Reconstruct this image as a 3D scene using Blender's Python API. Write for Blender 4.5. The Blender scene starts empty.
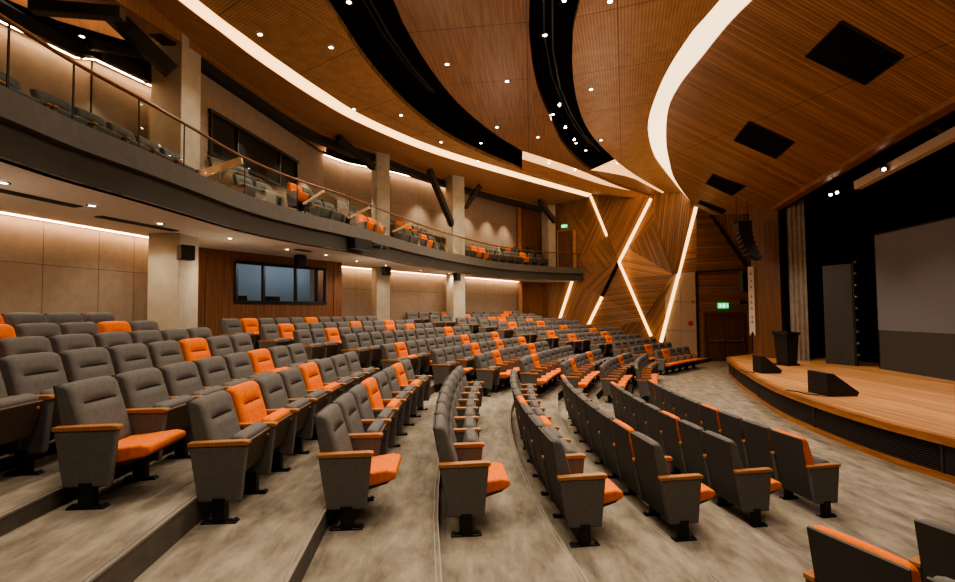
import bpy, bmesh, math, random
from mathutils import Vector, Matrix
from mathutils.geometry import tessellate_polygon
ROWS={-4:{"c": [27.244, 6.356, 33.038], "z": 1.726, "m": [[-5.777, 5.314, 0.0316], [-5.79, 5.874, 0.0146], [-5.793, 6.435, -0.0024], [-5.787, 6.996, -0.0194]], "m0": 4, "t0": 0.1079, "t1": -0.0279, "f": [], "f0": [-4.6, 13.2], "f1": [-3.6, 15.6], "fs": 0.56, "e": [[-2.741, 19.266, -0.767], [-2.275, 19.743, -0.782], [-1.801, 20.213, -0.796], [-1.321, 20.676, -0.811], [-0.834, 21.132, -0.825], [-0.34, 21.581, -0.84], [0.16, 22.023, -0.855], [0.667, 22.457, -0.869], [1.179, 22.884, -0.884], [1.698, 23.304, -0.898], [2.223, 23.716, -0.913]], "es": 0.6672727272727278, "e0": [-2.973, 19.026], "e1": [2.487, 23.92]},
-3:{"c": [26.615, 5.984, 31.78], "z": 1.602, "m": [[-5.145, 4.851, 0.0356], [-5.16, 5.412, 0.018], [-5.165, 5.972, 0.0004], [-5.16, 6.533, -0.0173], [-5.146, 7.094, -0.0349]], "m0": 3, "t0": 0.0974, "t1": -0.0438, "f": [[-4.958, 9.196, -0.28], [-4.82, 9.656, -0.303], [-4.672, 10.112, -0.327], [-4.512, 10.565, -0.351], [-4.342, 11.014, -0.374], [-4.161, 11.458, -0.398], [-3.97, 11.899, -0.422], [-3.768, 12.334, -0.445], [-3.556, 12.765, -0.469], [-3.334, 13.19, -0.493], [-3.102, 13.611, -0.516]], "fs": 0.48, "f0": [-5.025, 8.966], "f1": [-2.984, 13.819], "e": [[-1.759, 19.319, -0.767], [-1.313, 19.774, -0.782], [-0.861, 20.223, -0.796], [-0.402, 20.666, -0.811], [0.063, 21.101, -0.825], [0.535, 21.53, -0.84], [1.012, 21.952, -0.855], [1.496, 22.367, -0.869], [1.985, 22.775, -0.884], [2.481, 23.175, -0.898], [2.982, 23.569, -0.913]], "es": 0.6372727272727278, "e0": [-1.98, 19.09], "e1": [3.234, 23.764]},
-2:{"c": [25.986, 5.722, 30.467], "z": 1.474, "m": [[-4.432, 4.01, 0.0562], [-4.459, 4.57, 0.0378], [-4.475, 5.131, 0.0194], [-4.481, 5.692, 0.001], [-4.476, 6.252, -0.0174], [-4.461, 6.813, -0.0358], [-4.436, 7.373, -0.0542]], "m0": 1, "t0": 0.0838, "t1": -0.0634, "f": [[-4.225, 9.31, -0.287], [-4.079, 9.788, -0.309], [-3.922, 10.263, -0.33], [-3.755, 10.734, -0.352], [-3.577, 11.201, -0.374], [-3.39, 11.665, -0.395], [-3.192, 12.124, -0.417], [-2.985, 12.579, -0.439], [-2.768, 13.03, -0.46], [-2.541, 13.475, -0.482], [-2.304, 13.916, -0.504], [-2.058, 14.351, -0.525]], "fs": 0.5, "f0": [-4.296, 9.07], "f1": [-1.933, 14.567], "e": [[-0.587, 19.543, -0.769], [-0.131, 20.006, -0.787], [0.333, 20.461, -0.804], [0.805, 20.908, -0.822], [1.285, 21.346, -0.84], [1.773, 21.775, -0.858], [2.269, 22.196, -0.876], [2.771, 22.608, -0.893], [3.281, 23.011, -0.911]], "es": 0.6500000000000006, "e0": [-0.813, 19.309], "e1": [3.538, 23.21]},
-1:{"c": [25.357, 5.571, 29.098], "z": 1.369, "m": [[-3.654, 3.332, 0.077], [-3.692, 3.891, 0.0578], [-3.719, 4.451, 0.0385], [-3.735, 5.012, 0.0192], [-3.741, 5.573, -0.0], [-3.735, 6.133, -0.0193], [-3.719, 6.694, -0.0386], [-3.692, 7.254, -0.0579]], "m0": 0, "t0": 0.0867, "t1": -0.0675, "f": [[-3.476, 9.223, -0.261], [-3.342, 9.705, -0.283], [-3.197, 10.183, -0.304], [-3.042, 10.659, -0.326], [-2.877, 11.13, -0.348], [-2.702, 11.599, -0.369], [-2.516, 12.063, -0.391], [-2.321, 12.523, -0.413], [-2.115, 12.979, -0.434], [-1.9, 13.43, -0.456], [-1.675, 13.877, -0.478], [-1.441, 14.318, -0.499]], "fs": 0.5, "f0": [-3.54, 8.981], "f1": [-1.321, 14.538], "e": [[0.42, 19.619, -0.768], [0.861, 20.068, -0.784], [1.308, 20.51, -0.8], [1.763, 20.945, -0.816], [2.225, 21.372, -0.832], [2.693, 21.792, -0.848], [3.168, 22.204, -0.864], [3.649, 22.609, -0.88], [4.137, 23.006, -0.896], [4.632, 23.395, -0.912]], "es": 0.6290000000000006, "e0": [0.202, 19.393], "e1": [4.88, 23.587]},
0:{"c": [24.728, 5.531, 27.673], "z": 1.245, "m": [[-2.873, 3.541, 0.072], [-2.908, 4.101, 0.0517], [-2.931, 4.661, 0.0314], [-2.943, 5.222, 0.0112], [-2.944, 5.783, -0.0091], [-2.933, 6.343, -0.0294], [-2.911, 6.904, -0.0496], [-2.878, 7.463, -0.0699]], "m0": 0, "t0": 0.0821, "t1": -0.08, "f": [[-2.601, 9.586, -0.325], [-2.436, 10.058, -0.347], [-2.261, 10.526, -0.368], [-2.076, 10.991, -0.39], [-1.881, 11.451, -0.412], [-1.676, 11.907, -0.433], [-1.461, 12.359, -0.455], [-1.237, 12.805, -0.477], [-1.003, 13.247, -0.498], [-0.759, 13.684, -0.52], [-0.506, 14.115, -0.542], [-0.244, 14.541, -0.563]], "fs": 0.5, "f0": [-2.68, 9.349], "f1": [-0.11, 14.752], "e": [[1.23, 19.521, -0.769], [1.704, 20.003, -0.787], [2.188, 20.477, -0.804], [2.679, 20.942, -0.822], [3.179, 21.398, -0.84], [3.687, 21.845, -0.858], [4.203, 22.283, -0.876], [4.726, 22.712, -0.893], [5.257, 23.131, -0.911]], "es": 0.6766666666666672, "e0": [0.994, 19.278], "e1": [5.524, 23.339]},
1:{"c": [24.098, 5.602, 26.192], "z": 1.038, "m": [[-2.028, 3.748, 0.0708], [-2.062, 4.308, 0.0494], [-2.084, 4.868, 0.028], [-2.093, 5.429, 0.0066], [-2.091, 5.99, -0.0148], [-2.077, 6.551, -0.0362], [-2.05, 7.111, -0.0576], [-2.012, 7.67, -0.0791]], "m0": 0, "t0": 0.0815, "t1": -0.0898, "f": [[-1.751, 9.571, -0.308], [-1.595, 10.046, -0.328], [-1.429, 10.517, -0.348], [-1.254, 10.986, -0.368], [-1.069, 11.45, -0.388], [-0.875, 11.911, -0.408], [-0.672, 12.368, -0.428], [-0.46, 12.821, -0.448], [-0.239, 13.269, -0.468], [-0.009, 13.713, -0.488], [0.229, 14.153, -0.508], [0.477, 14.587, -0.528], [0.733, 15.016, -0.548]], "fs": 0.5, "f0": [-1.827, 9.333], "f1": [0.863, 15.23], "e": [[1.959, 19.348, -0.769], [2.422, 19.819, -0.787], [2.894, 20.281, -0.804], [3.373, 20.734, -0.822], [3.861, 21.179, -0.84], [4.356, 21.615, -0.858], [4.859, 22.042, -0.876], [5.37, 22.461, -0.893], [5.888, 22.87, -0.911]], "es": 0.6600000000000006, "e0": [1.73, 19.111], "e1": [6.148, 23.072]},
2:{"c": [23.469, 5.783, 24.656], "z": 0.867, "m": [[-1.121, 3.985, 0.073], [-1.156, 4.545, 0.0502], [-1.178, 5.105, 0.0275], [-1.187, 5.666, 0.0048], [-1.183, 6.227, -0.018], [-1.167, 6.787, -0.0407], [-1.137, 7.347, -0.0635], [-1.095, 7.906, -0.0862]], "m0": 0, "t0": 0.0844, "t1": -0.0976, "f": [[-0.743, 10.184, -0.356], [-0.556, 10.67, -0.379], [-0.358, 11.15, -0.403], [-0.149, 11.626, -0.427], [0.072, 12.097, -0.45], [0.304, 12.562, -0.474], [0.547, 13.022, -0.498], [0.8, 13.476, -0.521], [1.065, 13.924, -0.545], [1.339, 14.365, -0.569], [1.625, 14.8, -0.592]], "fs": 0.52, "f0": [-0.834, 9.941], "f1": [1.77, 15.016], "e": [[2.956, 19.417, -0.769], [3.431, 19.899, -0.787], [3.914, 20.372, -0.804], [4.405, 20.837, -0.822], [4.905, 21.293, -0.84], [5.413, 21.74, -0.858], [5.929, 22.178, -0.876], [6.452, 22.607, -0.893], [6.983, 23.027, -0.911]], "es": 0.6766666666666672, "e0": [2.721, 19.173], "e1": [7.251, 23.234]},
3:{"c": [22.84, 6.075, 23.065], "z": 0.713, "m": [[-0.146, 4.175, 0.0825], [-0.185, 4.734, 0.0582], [-0.211, 5.295, 0.0339], [-0.223, 5.855, 0.0095], [-0.222, 6.416, -0.0148], [-0.207, 6.977, -0.0391], [-0.178, 7.537, -0.0634], [-0.136, 8.096, -0.0877]], "m0": 0, "t0": 0.0946, "t1": -0.0999, "f": [[0.246, 10.492, -0.345], [0.435, 10.998, -0.371], [0.637, 11.498, -0.397], [0.852, 11.993, -0.423], [1.08, 12.483, -0.449], [1.321, 12.966, -0.475], [1.574, 13.443, -0.501], [1.84, 13.913, -0.527], [2.117, 14.376, -0.553], [2.407, 14.832, -0.579]], "fs": 0.54, "f0": [0.154, 10.238], "f1": [2.555, 15.058], "e": [[3.902, 19.438, -0.77], [4.377, 19.919, -0.79], [4.862, 20.39, -0.81], [5.357, 20.851, -0.83], [5.86, 21.303, -0.85], [6.373, 21.744, -0.87], [6.894, 22.175, -0.89], [7.424, 22.595, -0.91]], "es": 0.6762500000000006, "e0": [3.666, 19.195], "e1": [7.691, 22.802]},
4:{"c": [22.211, 6.478, 21.417], "z": 0.545, "m": [[0.903, 4.317, 0.1011], [0.854, 4.876, 0.0749], [0.819, 5.436, 0.0487], [0.799, 5.996, 0.0225], [0.794, 6.557, -0.0037], [0.803, 7.118, -0.0299], [0.827, 7.678, -0.056], [0.866, 8.237, -0.0822], [0.919, 8.796, -0.1084]], "m0": 0, "t0": 0.1142, "t1": -0.1215, "f": [[1.318, 11.024, -0.334], [1.509, 11.55, -0.363], [1.716, 12.07, -0.392], [1.937, 12.585, -0.421], [2.174, 13.092, -0.45], [2.424, 13.593, -0.479], [2.689, 14.086, -0.508], [2.969, 14.571, -0.537], [3.262, 15.048, -0.566]], "fs": 0.56, "f0": [1.226, 10.759], "f1": [3.412, 15.285], "e": [[5.39, 19.829, -0.771], [5.829, 20.271, -0.794], [6.279, 20.702, -0.817], [6.738, 21.123, -0.84], [7.206, 21.533, -0.863], [7.684, 21.933, -0.886], [8.171, 22.321, -0.909]], "es": 0.6228571428571433, "e0": [5.173, 19.606], "e1": [8.416, 22.513]},
5:{"c": [21.582, 6.992, 19.714], "z": 0.349, "m": [[1.992, 4.777, 0.1126], [1.937, 5.335, 0.0842], [1.898, 5.894, 0.0557], [1.875, 6.455, 0.0273], [1.868, 7.015, -0.0012], [1.876, 7.576, -0.0296], [1.901, 8.136, -0.0581], [1.941, 8.696, -0.0865], [1.998, 9.254, -0.115]], "m0": 0, "t0": 0.1268, "t1": -0.1292, "f": [[2.445, 11.591, -0.346], [2.643, 12.115, -0.375], [2.856, 12.633, -0.404], [3.083, 13.144, -0.433], [3.326, 13.649, -0.462], [3.583, 14.147, -0.491], [3.854, 14.637, -0.52], [4.139, 15.119, -0.549], [4.438, 15.592, -0.578]], "fs": 0.56, "f0": [2.35, 11.328], "f1": [4.59, 15.827], "e": [[6.32, 19.615, -0.773], [6.785, 20.079, -0.8], [7.262, 20.53, -0.827], [7.751, 20.969, -0.853], [8.251, 21.394, -0.88], [8.763, 21.805, -0.907]], "es": 0.6566666666666672, "e0": [6.09, 19.381], "e1": [9.021, 22.008]},
6:{"c": [20.953, 7.617, 17.956], "z": 0.155, "m": [[3.129, 5.446, 0.1212], [3.07, 6.003, 0.09], [3.028, 6.562, 0.0587], [3.004, 7.123, 0.0275], [2.997, 7.683, -0.0037], [3.008, 8.244, -0.035], [3.036, 8.804, -0.0662], [3.082, 9.363, -0.0974]], "m0": 0, "t0": 0.1368, "t1": -0.113, "f": [[3.683, 12.402, -0.38], [3.915, 12.955, -0.413], [4.164, 13.501, -0.445], [4.432, 14.038, -0.478], [4.716, 14.566, -0.51], [5.017, 15.085, -0.543], [5.336, 15.593, -0.575], [5.67, 16.091, -0.608]], "fs": 0.6, "f0": [3.572, 12.123], "f1": [5.841, 16.338], "e": [[6.894, 18.987, -0.773], [7.334, 19.426, -0.8], [7.785, 19.853, -0.827], [8.248, 20.268, -0.853], [8.722, 20.67, -0.88], [9.206, 21.06, -0.907]], "es": 0.6216666666666671, "e0": [6.676, 18.764], "e1": [9.451, 21.252]},
7:{"c": [20.323, 8.352, 16.141], "z": -0.0, "m": [[4.355, 5.994, 0.1466], [4.283, 6.55, 0.1118], [4.23, 7.109, 0.0771], [4.197, 7.669, 0.0423], [4.183, 8.229, 0.0076], [4.188, 8.79, -0.0271], [4.213, 9.35, -0.0619], [4.257, 9.909, -0.0966], [4.321, 10.466, -0.1314]], "m0": 0, "t0": 0.1639, "t1": -0.1487, "f": [[4.891, 13.067, -0.304], [5.08, 13.636, -0.337], [5.288, 14.199, -0.369], [5.513, 14.755, -0.402], [5.757, 15.303, -0.434], [6.018, 15.843, -0.467], [6.297, 16.375, -0.499], [6.593, 16.896, -0.532]], "fs": 0.6, "f0": [4.802, 12.78], "f1": [6.745, 17.155], "e": [[7.725, 18.523, -0.776], [8.187, 18.98, -0.808], [8.664, 19.421, -0.84], [9.155, 19.847, -0.872], [9.659, 20.258, -0.904]], "es": 0.6500000000000006, "e0": [7.497, 18.291], "e1": [9.915, 20.459]}}
CV={"strip_out": [[-5.916, 8.618], [-5.66, 9.594], [-5.347, 10.814], [-4.605, 12.863], [-3.621, 14.718], [-1.539, 17.382], [2.06, 20.663], [6.132, 24.116]], "strip_in": [[-5.629, 8.759], [-5.321, 9.81], [-4.928, 10.994], [-4.343, 12.531], [-3.517, 14.298], [-1.496, 16.922], [2.016, 20.196], [6.292, 23.876]], "soffit_out": [[-6.543, 8.609], [-6.467, 10.173], [-6.16, 11.861], [-5.34, 14.924], [-3.587, 17.373], [-1.798, 19.985], [1.25, 23.329], [4.246, 26.097]], "slot1_l": [[-3.073, 8.793], [-2.993, 9.431], [-2.749, 11.18], [-2.213, 13.243], [-1.349, 15.305], [-0.169, 17.135], [2.072, 19.837]], "slot1_r": [[-1.659, 8.812], [-1.543, 9.738], [-1.173, 11.366], [-0.539, 13.276], [0.585, 15.496], [1.853, 17.37]], "tr1_u": [[1.853, 17.37], [4.412, 19.543], [7.398, 22.569], [9.859, 24.63]], "tr1_l": [[2.072, 19.837], [4.123, 21.592], [6.621, 23.487], [9.963, 25.183]], "slot2_l": [[1.126, 8.849], [1.288, 10.222], [1.742, 12.305], [2.505, 14.534], [3.66, 17.395], [5.889, 20.842], [9.219, 23.979]], "slot2_r": [[2.164, 8.863], [2.263, 9.989], [2.647, 11.771], [3.206, 13.581], [3.991, 15.427], [5.186, 17.434], [7.464, 20.583], [12.104, 25.838]], "cl3_r": [[5.062, 8.902], [4.995, 10.052], [5.148, 11.785], [5.585, 13.868], [6.088, 15.424], [6.998, 17.372], [8.066, 19.19], [12.239, 25.38]], "panel_in": [[5.738, 8.607, 8.981], [5.692, 9.644, 9.043], [5.775, 11.139, 9.072], [5.853, 12.431, 9.094], [6.133, 13.883, 9.039], [6.874, 15.785, 8.815], [7.599, 17.223, 8.578], [8.542, 18.825, 8.258], [10.172, 20.711, 7.668], [11.328, 21.044, 7.208], [12.106, 18.957, 6.802]], "panel_out": [[10.035, 8.464, 7.213], [10.212, 9.261, 7.174], [10.485, 10.777, 7.125], [10.895, 12.736, 7.039], [11.484, 15.549, 6.915], [11.915, 17.515, 6.82], [12.183, 18.742, 6.762]], "vents": [[[7.435, 9.741, 8.333], [7.266, 8.576, 8.354], [8.704, 8.818, 7.774], [8.863, 9.884, 7.753]], [[8.347, 14.117, 8.141], [8.054, 12.845, 8.208], [9.478, 13.008, 7.631], [9.749, 14.208, 7.57]], [[9.417, 17.959, 7.863], [9.173, 16.958, 7.921], [10.373, 16.915, 7.428], [10.591, 18.169, 7.39]], [[10.257, 20.317, 7.617], [10.136, 19.89, 7.648], [11.289, 19.867, 7.175], [11.477, 20.453, 7.122]]]}
EDGE=[[-5.391, 4.944], [-5.403, 5.774], [-5.281, 6.755], [-5.198, 7.685], [-5.047, 9.44], [-4.564, 11.028], [-3.742, 12.76], [-2.307, 16.609], [-0.772, 19.721], [1.168, 22.705], [3.812, 24.859], [6.278, 25.973]]
FWN=[-0.441, -0.898]
FW={"a": [6.725, 25.795, 9.405], "b": [7.532, 25.399, 6.973], "c": [8.122, 25.108, 5.409], "d": [9.537, 24.413, 1.26], "e": [9.685, 24.341, 8.851], "f": [11.681, 23.36, 8.122], "g": [9.989, 24.192, 0.941], "h": [7.234, 25.545, 3.483], "i": [6.346, 25.981, 1.558], "j": [5.669, 26.314, 4.468], "k": [4.842, 26.72, 1.844], "m": [8.494, 24.926, 6.215], "n": [10.601, 23.891, 4.574], "o": [9.843, 24.263, 7.437], "p": [8.463, 24.941, 4.513], "q": [9.182, 24.588, 2.141], "tl": [4.389, 26.942, 9.514], "bl": [4.265, 27.003, 0.626], "br": [11.547, 23.426, -0.023], "rr": [11.649, 23.376, 4.679], "l4m": [10.936, 23.726, 4.718], "db": [6.655, 25.829, 7.724], "r1": [5.015, 26.635, 6.073], "r2": [5.826, 26.236, 5.595], "kk": [5.75, 26.274, 0.665], "ii": [7.559, 25.385, 0.713], "dd": [9.566, 24.399, 0.383], "gg": [9.926, 24.222, 0.069], "s": [8.171, 25.084, 1.859]}
DW={"door_tl": [11.946, 23.348, 2.504], "door_br": [13.86, 23.061, -0.005], "frame_tr": [14.073, 23.029, 2.485], "corner": [14.429, 22.976, -0.001], "top": [14.663, 22.941, 8.072], "exit": [12.857, 23.211, 2.863], "sl": [11.657, 23.391, 4.681], "apex": [12.355, 23.287, 7.697], "slr": [14.09, 23.026, 4.781]}
DL=[[-8.979, 9.878], [-4.906, 9.867], [-3.458, 10.383], [-3.807, 13.607], [-2.415, 14.056], [-1.313, 16.344], [0.075, 18.458], [1.08, 19.95], [-0.728, 11.155], [0.873, 12.019], [0.729, 15.05], [2.269, 15.957], [3.129, 18.793], [4.461, 19.766], [3.323, 12.503], [4.669, 16.296], [2.792, 8.901], [6.079, 18.876], [-2.661, 9.128], [0.191, 16.986], [1.664, 10.305], [2.575, 14.535], [3.909, 17.08], [4.492, 17.864]]
SL=[[-6.313, 5.834], [-6.228, 7.098], [-6.162, 8.54], [-5.781, 10.291], [-5.234, 12.118], [-4.579, 13.341], [-4.104, 15.042], [-3.389, 16.374], [-2.349, 18.405], [-1.277, 19.917]]
SP=[[1.827, 9.037], [2.585, 13.67], [3.103, 15.356], [3.659, 16.465]]
H = 2.638            # eye height above the floor in front of the stage
C = bpy.context.scene.collection
rnd = random.Random(7)

# ------------------------------------------------------------------ materials
MATS = {}
def newmat(name):
    m = bpy.data.materials.new(name); m.use_nodes = True
    nt = m.node_tree; b = nt.nodes['Principled BSDF']; MATS[name] = m
    return m, nt, b
def plain(name, col, rough=.6, metal=0, spec=.4, noise=0, nscale=8, bump=0, bscale=200):
    m, nt, b = newmat(name)
    b.inputs['Roughness'].default_value = rough; b.inputs['Metallic'].default_value = metal
    b.inputs['Specular IOR Level'].default_value = spec
    b.inputs['Base Color'].default_value = (*col, 1)
    tc = nt.nodes.new('ShaderNodeTexCoord')
    if noise:
        n = nt.nodes.new('ShaderNodeTexNoise'); n.inputs['Scale'].default_value = nscale; n.inputs['Detail'].default_value = 5
        nt.links.new(tc.outputs['Object'], n.inputs['Vector'])
        r = nt.nodes.new('ShaderNodeValToRGB')
        r.color_ramp.elements[0].position = .3; r.color_ramp.elements[1].position = .7
        r.color_ramp.elements[0].color = (*[c * (1 - noise) for c in col], 1)
        r.color_ramp.elements[1].color = (*[min(1, c * (1 + noise)) for c in col], 1)
        nt.links.new(n.outputs['Fac'], r.inputs['Fac']); nt.links.new(r.outputs['Color'], b.inputs['Base Color'])
    if bump:
        n2 = nt.nodes.new('ShaderNodeTexNoise'); n2.inputs['Scale'].default_value = bscale
        nt.links.new(tc.outputs['Object'], n2.inputs['Vector'])
        bp_ = nt.nodes.new('ShaderNodeBump'); bp_.inputs['Strength'].default_value = bump; bp_.inputs['Distance'].default_value = .01
        nt.links.new(n2.outputs['Fac'], bp_.inputs['Height']); nt.links.new(bp_.outputs['Normal'], b.inputs['Normal'])
    return m
def wood(name, c1, c2, scale=(1, 14, 1), coord='Object', rough=.42, slat=0, slat_dark=.35, perf=0, joint=None, slatw=.28, bump=.2, dist=.01):
    """streaky wood; grain runs along the first texture axis. slat = slats per metre across the second axis"""
    m, nt, b = newmat(name); N, L = nt.nodes, nt.links
    tc = N.new('ShaderNodeTexCoord'); mp = N.new('ShaderNodeMapping'); mp.inputs['Scale'].default_value = scale
    L.new(tc.outputs[coord], mp.inputs['Vector'])
    n = N.new('ShaderNodeTexNoise'); n.inputs['Scale'].default_value = 1.6; n.inputs['Detail'].default_value = 6; n.inputs['Roughness'].default_value = .6
    L.new(mp.outputs['Vector'], n.inputs['Vector'])
    r = N.new('ShaderNodeValToRGB'); r.color_ramp.elements[0].position = .32; r.color_ramp.elements[1].position = .68
    r.color_ramp.elements[0].color = (*c1, 1); r.color_ramp.elements[1].color = (*c2, 1)
    L.new(n.outputs['Fac'], r.inputs['Fac']); col = r.outputs['Color']
    b.inputs['Roughness'].default_value = rough; b.inputs['Specular IOR Level'].default_value = .35
    height = None
    def mult(col, fac_socket, dark):
        mx = N.new('ShaderNodeMix'); mx.data_type = 'RGBA'; mx.blend_type = 'MIX'
        L.new(fac_socket, mx.inputs[0]); L.new(col, mx.inputs[6])
        d = N.new('ShaderNodeMix'); d.data_type = 'RGBA'; d.blend_type = 'MULTIPLY'; d.inputs[0].default_value = 1
        L.new(col, d.inputs[6]); d.inputs[7].default_value = (dark, dark, dark, 1)
        L.new(d.outputs[2], mx.inputs[7]); return mx.outputs[2]
    sp = N.new('ShaderNodeSeparateXYZ'); L.new(tc.outputs[coord], sp.inputs[0])
    def math_(op, a, bv=None):
        q = N.new('ShaderNodeMath'); q.operation = op
        if isinstance(a, (int, float)): q.inputs[0].default_value = a
        else: L.new(a, q.inputs[0])
        if bv is not None:
            if isinstance(bv, (int, float)): q.inputs[1].default_value = bv
            else: L.new(bv, q.inputs[1])
        return q.outputs[0]
    if slat:
        f = math_('FRACT', math_('MULTIPLY', sp.outputs['Y'], slat))
        g = math_('LESS_THAN', f, slatw)
        col = mult(col, g, slat_dark)
        # each slat gets its own tone
        fl = math_('FLOOR', math_('MULTIPLY', sp.outputs['Y'], slat))
        wn = N.new('ShaderNodeTexWhiteNoise'); wn.noise_dimensions = '1D'; L.new(fl, wn.inputs['W'])
        tone = math_('ADD', math_('MULTIPLY', wn.outputs['Value'], .5), .75)
        mm = N.new('ShaderNodeMix'); mm.data_type = 'RGBA'; mm.blend_type = 'MULTIPLY'; mm.inputs[0].default_value = 1
        cmb = N.new('ShaderNodeCombineColor'); [L.new(tone, cmb.inputs[i]) for i in range(3)]
        L.new(col, mm.inputs[6]); L.new(cmb.outputs[0], mm.inputs[7]); col = mm.outputs[2]
        height = math_('SUBTRACT', 1.0, g)
    if perf:
        fx = math_('FRACT', math_('MULTIPLY', sp.outputs['X'], perf)); fy = math_('FRACT', math_('MULTIPLY', sp.outputs['Y'], perf))
        g = math_('MULTIPLY', math_('LESS_THAN', fx, .42), math_('LESS_THAN', fy, .42))
        col = mult(col, g, .35)
    if joint:
        jx, jy = joint
        fx = math_('FRACT', math_('MULTIPLY', sp.outputs['X'], 1 / jx)); fy = math_('FRACT', math_('MULTIPLY', sp.outputs['Y'], 1 / jy))
        g = math_('MAXIMUM', math_('LESS_THAN', fx, .022 / jx), math_('LESS_THAN', fy, .022 / jy))
        col = mult(col, g, .3)
    L.new(col, b.inputs['Base Color'])
    if height is not None:
        bp_ = N.new('ShaderNodeBump'); bp_.inputs['Strength'].default_value = bump; bp_.inputs['Distance'].default_value = dist
        L.new(height, bp_.inputs['Height']); L.new(bp_.outputs['Normal'], b.inputs['Normal'])
    return m
def glow(name, col, s):
    m, nt, b = newmat(name)
    b.inputs['Base Color'].default_value = (*[min(1, c) for c in col], 1)
    b.inputs['Emission Color'].default_value = (*col, 1); b.inputs['Emission Strength'].default_value = s
    return m

fabric = plain('grey_fabric', (.135, .125, .118), .95, spec=.15, noise=.1, nscale=30, bump=.25, bscale=500)
orange = plain('orange_fabric', (.74, .175, .03), .9, spec=.15, noise=.12, nscale=30, bump=.2, bscale=500)
shellm = plain('charcoal_shell', (.06, .056, .053), .62, spec=.3)
armw = wood('armrest_wood', (.27, .11, .04), (.46, .21, .085), (3, 60, 3), rough=.35)
undw = plain('walnut_underside', (.075, .045, .03), .55)
blackm = plain('black_steel', (.012, .012, .013), .45, metal=.3)
piping = plain('grey_piping', (.22, .2, .18), .8)
brass = plain('wooden_button', (.55, .25, .09), .5)

CREASE_SHADE = {'grey_fabric': plain('grey_seam', (.03, .027, .025), .95), 'orange_fabric': plain('orange_seam', (.28, .05, .01), .95), 'balcony_grey_fabric': plain('balcony_seam', (.03, .03, .027), .95)}  # crease faces painted dark for the shade in the fold
def floor_mat():
    m, nt, b = newmat('carpet_floor'); N, L = nt.nodes, nt.links
    tc = N.new('ShaderNodeTexCoord')
    n = N.new('ShaderNodeTexNoise'); n.inputs['Scale'].default_value = 3.2; n.inputs['Detail'].default_value = 9; n.inputs['Roughness'].default_value = .66; n.inputs['Distortion'].default_value = .25
    mp = N.new('ShaderNodeMapping'); mp.inputs['Scale'].default_value = (1.5, .6, 1); mp.inputs['Rotation'].default_value = (0, 0, .5)
    L.new(tc.outputs['Object'], mp.inputs['Vector']); L.new(mp.outputs['Vector'], n.inputs['Vector'])
    r = N.new('ShaderNodeValToRGB'); r.color_ramp.elements[0].position = .3; r.color_ramp.elements[1].position = .72
    r.color_ramp.elements[0].color = (.1, .083, .064, 1); r.color_ramp.elements[1].color = (.35, .295, .228, 1)
    L.new(n.outputs['Fac'], r.inputs['Fac'])
    br = N.new('ShaderNodeTexBrick'); br.inputs['Scale'].default_value = 1; br.inputs['Mortar Size'].default_value = .003
    br.inputs['Brick Width'].default_value = .9; br.inputs['Row Height'].default_value = .9; br.offset = 0
    br.inputs['Color1'].default_value = (1, 1, 1, 1); br.inputs['Color2'].default_value = (.88, .88, .88, 1); br.inputs['Mortar'].default_value = (.75, .75, .75, 1)
    L.new(tc.outputs['Object'], br.inputs['Vector'])
    mx = N.new('ShaderNodeMix'); mx.data_type = 'RGBA'; mx.blend_type = 'MULTIPLY'; mx.inputs[0].default_value = .6
    L.new(r.outputs['Color'], mx.inputs[6]); L.new(br.outputs['Color'], mx.inputs[7])
    L.new(mx.outputs[2], b.inputs['Base Color']); b.inputs['Roughness'].default_value = .8; b.inputs['Specular IOR Level'].default_value = .25
    n2 = N.new('ShaderNodeTexNoise'); n2.inputs['Scale'].default_value = 220; L.new(tc.outputs['Object'], n2.inputs['Vector'])
    bp_ = N.new('ShaderNodeBump'); bp_.inputs['Strength'].default_value = .25; bp_.inputs['Distance'].default_value = .01
    L.new(n2.outputs['Fac'], bp_.inputs['Height']); L.new(bp_.outputs['Normal'], b.inputs['Normal'])
    return m
floorm = floor_mat()
riserm = plain('step_riser', (.1, .085, .07), .8, noise=.2)
nosem = plain('step_nosing_metal', (.3, .28, .25), .45, metal=.5)
concrete = plain('concrete', (.42, .37, .29), .8, noise=.12, nscale=3, bump=.15, bscale=40)
beige = plain('acoustic_wall_panel', (.31, .24, .185), .9, noise=.08, nscale=6, bump=.2, bscale=150)
dark = plain('dark_recess', (.006, .006, .006), .9, spec=.1)
steel = plain('dark_painted_steel', (.022, .022, .021), .5)
plaster = plain('soffit_plaster', (.55, .48, .42), .85, noise=.04)
fasciam = plain('fascia_grey', (.11, .103, .094), .6, noise=.08)
fasciad = plain('fascia_dark', (.055, .053, .048), .6)
W1, W2 = (.2, .078, .024), (.36, .155, .055)
cloudw = wood('perforated_ceiling_wood', (.3, .16, .075), (.43, .24, .12), (2, 2, 2), 'UV', slat=0, perf=14, joint=(2.4, 2.0))
cloudp = wood('plank_ceiling_wood', (.13, .062, .032), (.29, .145, .07), (.5, 12, 1), 'UV', joint=(2.4, 5))
panelw = wood('slatted_panel_wood', (.19, .092, .044), (.33, .165, .08), (.4, 10, 1), 'UV', slat=12, slat_dark=.58, joint=(3.4, 50), bump=.4)
perimw = wood('perimeter_ceiling_wood', (.24, .125, .062), (.38, .2, .1), (.6, 8, 1), 'UV')
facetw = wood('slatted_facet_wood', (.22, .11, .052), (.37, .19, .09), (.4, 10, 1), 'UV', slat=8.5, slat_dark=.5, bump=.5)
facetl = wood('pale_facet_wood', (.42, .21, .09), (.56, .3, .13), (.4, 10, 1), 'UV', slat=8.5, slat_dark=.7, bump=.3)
wallw = wood('walnut_wall_wood', (.12, .05, .024), (.22, .095, .042), (9, 9, .6), rough=.45)
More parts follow.
